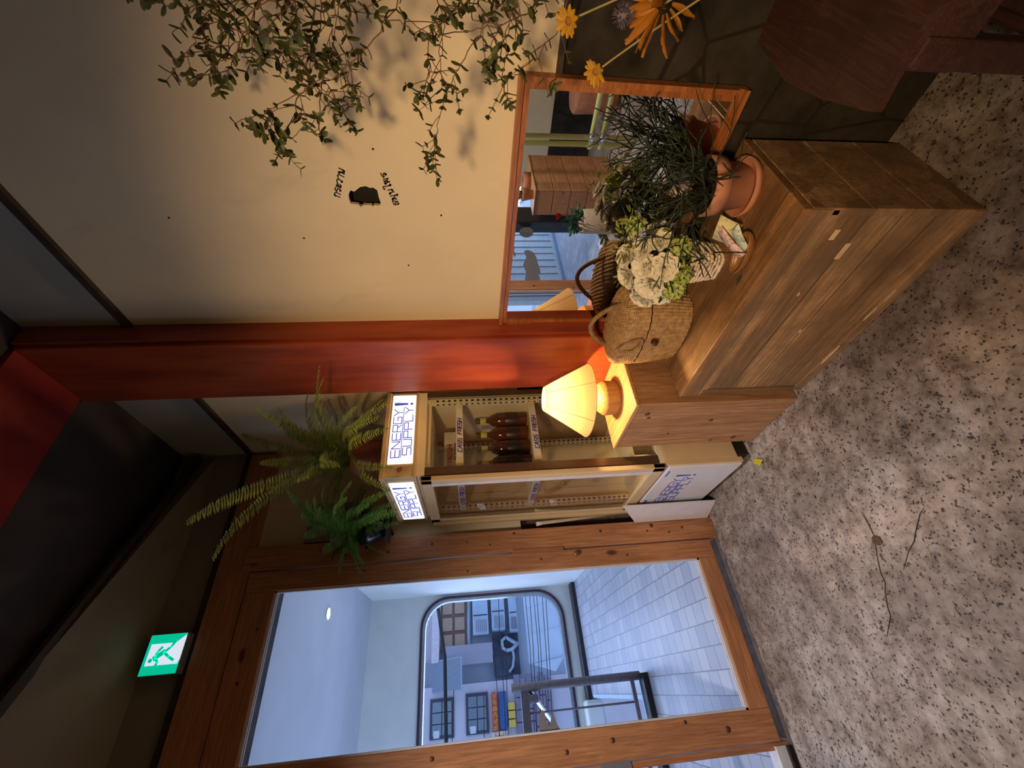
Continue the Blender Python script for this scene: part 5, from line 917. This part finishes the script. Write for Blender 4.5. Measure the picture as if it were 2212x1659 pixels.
MB().box(gx-.006, gx+.006, gy+.05, -.001, 1.725, 1.737).box(gx-.07, gx+.07, gy-.06, gy+.06, 1.727, 1.735).build('pot_bracket', M_black, f2)
random.seed(18); mb = MB()
for tp_ in D['fern2']:
    b0 = (gx+random.uniform(-.03, .03), gy+random.uniform(-.03, .03), 1.85); L = (Vector(tp_)-Vector(b0)).length
    frond(mb, b0, tp_, .036, random.uniform(.05, .12), int(20+L*50))
for k in range(26):
    az = random.uniform(2.6, 6.6); e = random.uniform(-.2, 1.2); L = random.uniform(.14, .26); b0 = Vector((gx, gy, 1.85))
    frond(mb, b0, b0+Vector((math.cos(az)*math.cos(e)*L, math.sin(az)*math.cos(e)*L, math.sin(e)*L*.8)), .033, .05, 22)
for v_i, p in enumerate(mb.v):
    if p[1] > -.038: mb.v[v_i] = (p[0], -.038, p[2])
mb.build('fern_fronds', M_fern2, f2)
single(MB().box(-.525, -.32, -.030, -.004, 1.86, 2.17, .003), 'backing_board', plain('grey_brown_panel', (.26, .21, .17), .5, var=.1), 'grey brown square panel on the wall behind the bright fern', 'board')
# ------------------------------------------------------------------ trailing vine
vn = thing('trailing_vine', 'small-leaved twiggy vine trailing over the right wall', 'vine', (-.18, -2.42, 1.40))
random.seed(24); st = MB(); lf = MB()
def pair(p, T, L):
    T = T.normalized(); a = T.orthogonal().normalized(); b_ = T.cross(a); t = random.random()*PI
    for s_ in (-1, 1):
        if random.random() < .12: continue
        d = (a*math.cos(t)+b_*math.sin(t))*s_+T*.45+Vector((0, 0, -.15)); petal(lf, p, d, T, L*random.uniform(.7, 1.25), L*.52, random.uniform(-.25, .25), 0, 4)
def twig(p, d, L, lv=0):
    q_ = Vector(p); d = Vector(d).normalized(); pts = [q_.copy()]; m = max(3, int(L/.014))
    for i in range(m):
        d = (d+Vector((random.gauss(0, .07), random.gauss(0, .10), random.gauss(-.005, .10)))).normalized(); q_ = q_+d*L/m
        if q_.x > -.015: q_.x = -.016
        pts.append(q_.copy())
        if random.random() < .62 and i > 0: pair(q_, d, .017)
        if lv and random.random() < .18: twig(q_, d+Vector((random.gauss(0, .4), random.gauss(0, .7), random.gauss(0, .6))), L*.5, 0)
    pair(q_, d, .014); st.tube(pts, .0007, 4, False)
for br in D['vines']:
    pts = [Vector(p) for p in br]; sm = []
    if pts[0].y < -2.09: pts = [Vector((-.20+random.uniform(-.05, .05), -2.40+random.uniform(-.04, .04), 1.53)), Vector((-.22, -2.28, (pts[0].z+1.56)/2+.03))]+pts
    for i in range(len(pts)-1):
        for k in range(4):
            t = k/4; sm.append(pts[i].lerp(pts[i+1], t)+Vector((random.gauss(0, .002), random.gauss(0, .0018), random.gauss(0, .0018))))
    sm.append(pts[-1]); st.tube(sm, [.0013-.0006*i/len(sm) for i in range(len(sm))], 5, False)
    for i in range(3, len(sm)):
        T = sm[i]-sm[i-1]
        if random.random() < .40: pair(sm[i], T, .018)
        if random.random() < .27:
            sd = T.normalized().cross(Vector((1, 0, 0)))*random.choice((-1, 1)); twig(sm[i], T.normalized()+sd*random.uniform(.5, 1.3), random.uniform(.03, .075), 1)
    pair(sm[-1], sm[-1]-sm[-2], .017)
MB().lathe([(.0001, 1.401), (.07, 1.401), (.095, 1.52), (.10, 1.545), (.092, 1.545), (.085, 1.51), (.0001, 1.51)], (-.18, -2.42, 0), 28).build('pot', M_terra, vn)
MB().box(-.32, .019, -2.56, -2.30, 1.375, 1.40).box(-.28, .019, -2.44, -2.42, 1.34, 1.375).build('wall_shelf', W_cubet, vn)
st.build('vine_stems', plain('reddish_brown_twigs', (.14, .065, .035), .7), vn)
lf.build('vine_leaves', leaf_mat('olive_leaves', (.045, .055, .015), (.10, .12, .035), .25), vn)
# ------------------------------------------------------------------ yellow flowers
Fl = D['flw']; vs = Vector(Fl['vase'])
va = thing('flower_vase', 'dark glass vase holding the yellow flower stems', 'vase', (vs.x, vs.y-.04, .627))
MB().lathe([(.0001, .6275), (.04, .6275), (.052, .66), (.05, .74), (.03, .80), (.028, .83), (.033, .84), (.029, .84), (.024, .80), (.045, .74), (.045, .66), (.0001, .64)], (vs.x, vs.y-.04, 0), 24).build('vase_body', plain('smoky_glass', (.03, .04, .03), .1), va)
def stem(name, tgt, label, cat, build):
    t = thing(name, label, cat, tuple(Vector(tgt)), 'blooms in the vase at the right')
    v0 = Vector((vs.x, vs.y-.04, .80)); tv = Vector(tgt); k = (v0+tv)/2+Vector((0, 0, .02)); pts = [v0*(1-i/12)**2+k*2*(i/12)*(1-i/12)+tv*(i/12)**2 for i in range(13)]
    MB().tube(pts, .0016, 6).build('flower_stem', plain('dry_green_stem', (.28, .22, .08), .7), t); build(t, tv, (tv-pts[-3]).normalized()); return t
M_ypet = leaf_mat('yellow_petals', (.50, .24, .012), (.62, .36, .02), .35); M_opet = leaf_mat('orange_petals', (.38, .13, .012), (.52, .22, .02), .3)
def daisy(t, c, d):
    random.seed(int(c.z*1000)); d = (d*.6+Vector((-.7, -.1, .2))).normalized(); a = d.orthogonal().normalized(); b_ = d.cross(a)
    for k in range(13):
        tt_ = 2*PI*k/13; rad = a*math.cos(tt_)+b_*math.sin(tt_); m = MB(); petal(m, c+rad*.005, rad+d*random.uniform(-.1, .5), d, .0155, .0075, .1); m.build('petal', M_ypet, t)
    mm = MB(); 
    for k in range(4): pass
    q = d.to_track_quat('Z', 'Y'); mm.lathe([(.0001, .004), (.004, .003), (.0062, .0), (.005, -.004), (.0001, -.005)], (0, 0, 0), 14); mm.v = [tuple(q @ Vector(p)+c) for p in mm.v]; mm.build('flower_centre', plain('brown_disc', (.25, .10, .02), .8), t)
stem('yellow_daisy', Fl['f1'], 'yellow daisy in front of the dark wall top edge', 'flower', daisy)
stem('yellow_daisy', Fl['f2'], 'yellow daisy drooping over the mirror frame edge', 'flower', daisy)
def shaggy(t, c, d):
    random.seed(4); 
    for k in range(26):
        dd = Vector((random.gauss(-.1, .5), random.gauss(.3, .8), random.gauss(.15, .8))).normalized(); m = MB(); petal(m, c+dd*.012, dd+Vector((0, .15, 0)), dd.orthogonal(), random.uniform(.034, .055), .011, random.uniform(-.2, .2), .002, 5); m.build('petal', M_opet, t)
stem('orange_lily', Fl['big'], 'large shaggy orange bloom at the top right', 'flower', shaggy)
def thistle(t, c, d):
    random.seed(5); m = MB()
    m.lathe([(.0001, -.010), (.007, -.007), (.010, 0), (.007, .007), (.0001, .010)], tuple(c), 12)
    for k in range(150):
        dd = Vector((random.gauss(0, 1), random.gauss(0, 1), random.gauss(0, 1))).normalized(); m.tube([c+dd*.009, c+dd*.017], [.0007, .0002], 3)
    m.build('thistle_head', plain('purple_grey_spikes', (.13, .10, .14), .7), t)
stem('globe_thistle', Fl['th'], 'dark purple globe thistle between the yellow and orange blooms', 'flower', thistle)
# ------------------------------------------------------------------ old wooden stool
so = thing('wooden_stool', 'old dark wooden table with rough plank top at the lower right', 'table', (-.25, -2.3, 0))
pl = [[(-.475, -2.045), (-.465, -2.095), (-.480, -2.60), (-.36, -2.60), (-.36, -2.022)], [(-.356, -2.020), (-.356, -2.60), (-.22, -2.60), (-.22, -2.006)], [(-.216, -2.006), (-.216, -2.60), (-.05, -2.60), (-.05, -2.03)]]
for q_ in pl: MB().prism(q_, (0, 0, .575), (1, 0, 0), (0, 1, 0), (0, 0, 1), .027).build('top_plank', W_stool, so)
MB().box(-.455, -.06, -2.125, -2.10, .49, .575, .003).box(-.462, -.44, -2.58, -2.10, .49, .575, .003).build('apron', W_stool, so)
for (x, y) in ((-.445, -2.125), (-.445, -2.56), (-.09, -2.125), (-.09, -2.56)): MB().box(x-.022, x+.022, y-.022, y+.022, .0, .575, .004).build('leg', W_stool, so)
MB().box(-.437, -.10, -2.135, -2.115, .16, .19).box(-.455, -.435, -2.55, -2.13, .16, .19).build('stretcher', W_stool, so)
# ------------------------------------------------------------------ seen in the mirror
ck = thing('plank_crate', 'tall plank crate standing by the window, seen in the mirror', 'crate', (-2.3, -.42, 0))
for k in range(5): MB().box(-2.58, -2.0, -.53, -.515, .0+k*.142, .138+k*.142, .003).build('front_plank', W_crate, ck)
for k in range(5): MB().box(-2.015, -2.0, -.514, -.31, .0+k*.142, .138+k*.142, .003).build('side_plank', W_crate, ck)
MB().box(-2.585, -1.995, -.535, -.305, .71, .722, .002).build('top_board', W_cubet, ck)
MB().box(-2.57, -2.02, -.51, -.32, .0, .7).build('crate_core', M_strip, ck)
pc = thing('grass_pot', 'clay pot of pale grass on the crate, seen in the mirror', 'potted plant', (-2.09, -.44, .722))
MB().lathe([(.0001, .723), (.035, .723), (.052, .80), (.055, .815), (.048, .815), (.0001, .80)], (-2.09, -.44, 0), 24).build('pot', M_terra, pc)
mb = MB(); random.seed(6)
for k in range(70):
    d = Vector((random.gauss(0, .5), random.gauss(0, .5), 1)).normalized(); b0 = Vector((-2.09+random.gauss(0, .015), -.44+random.gauss(0, .015), .805)); mb.tube([b0, b0+d*.06, b0+d*.11+Vector((d.x*.04, d.y*.04, -.01))], [.002, .0016, .0004], 4)
mb.build('grass_blades', M_lfy, pc)
rb = MB().lathe([(.0001, .723), (.08, .723), (.085, .78), (.08, .785), (.075, .75), (.0001, .74)], (-2.30, -.43, 0), 28)
single(rb, 'round_tray', M_terra, 'round brown dish on the crate, seen in the mirror', 'dish')
cv = thing('canvas_planter', 'canvas bag planter with red flower, seen in the mirror', 'potted plant', (-1.66, -.47, 0))
MB().lathe([(.0001, .0), (.085, .0), (.095, .2), (.090, .39), (.082, .395), (.08, .36), (.0001, .34)], (-1.66, -.47, 0), 28).build('canvas_bag', plain('beige_canvas', (.50, .38, .24), .85, nscale=60), cv)
mb = MB(); leafy(mb, (-1.66, -.47, .43), 120, .085, .045, 9, .5); mb.build('foliage', leaf_mat('deep_green', (.02, .07, .03), (.05, .14, .06), .2), cv)
mb = MB(); random.seed(12)
for k in range(7): petal(mb, (-1.66, -.52, .56), (random.gauss(0, .4), random.gauss(0, .4), 1), (1, 0, 0), .05, .02, .3)
mb.tube([(-1.66, -.49, .42), (-1.66, -.52, .56)], .002, 5); mb.build('red_bloom', plain('red_petals', (.60, .06, .03), .6), cv)
M_pipe = plain('yellow_green_pipe', (.78, .82, .30), .3, var=.05)
pf = thing('yellow_pipe_frame', 'yellow green pipe frame reflected in the mirror', 'pipe frame', (-2.0, -.95, 0))
for (y, x) in ((-.935, -2.0), (-.865, -2.05)): MB().tube([(x, y, 0), (x, y, 2.40)], .019, 16).build('upright_pipe', M_pipe, pf)
MB().tube([(-2.04, -.84, .335), (-2.04, -2.6, .335)], .019, 16).build('cross_pipe', M_pipe, pf)
MB().tube([(-2.04, -.84, .255), (-2.04, -2.6, .255)], .019, 16).build('cross_pipe', M_pipe, pf)
for z in (.255, .335): MB().tube([(-2.0, -.935, z-.03), (-2.0, -.935, z+.03)], .026, 14).build('pipe_clamp', plain('bright_steel', (.6, .62, .65)), pf)
cf = MB().lathe([(.0001, 0), (.17, 0), (.18, .02), (.19, .34), (.17, .36), (.0001, .36)], (-2.75, -1.0, 0), 24)
single(cf, 'round_stool', M_terra, 'round brown stool by the back wall, seen in the mirror', 'stool')
# pendant above the counter
pd = thing('pendant_lamp', 'small black cone pendant lamp hanging behind the viewer', 'lamp', (-2.10, -2.45, 2.95))
MB().lathe([(.02, 2.04), (.11, 1.92), (.112, 1.92), (.022, 2.045)], (-2.10, -2.45, 0), 28).build('lamp_shade', M_black, pd)
MB().tube([(-2.10, -2.45, 2.04), (-2.10, -2.45, 2.95)], .004, 6).build('cord', M_black, pd)
MB().lathe([(.0001, 1.94), (.022, 1.955), (.025, 1.98), (.01, 2.01), (.0001, 2.015)], (-2.10, -2.45, 0), 16).build('light_bulb', emit('pendant_bulb', (1, .75, .45), 6), pd)
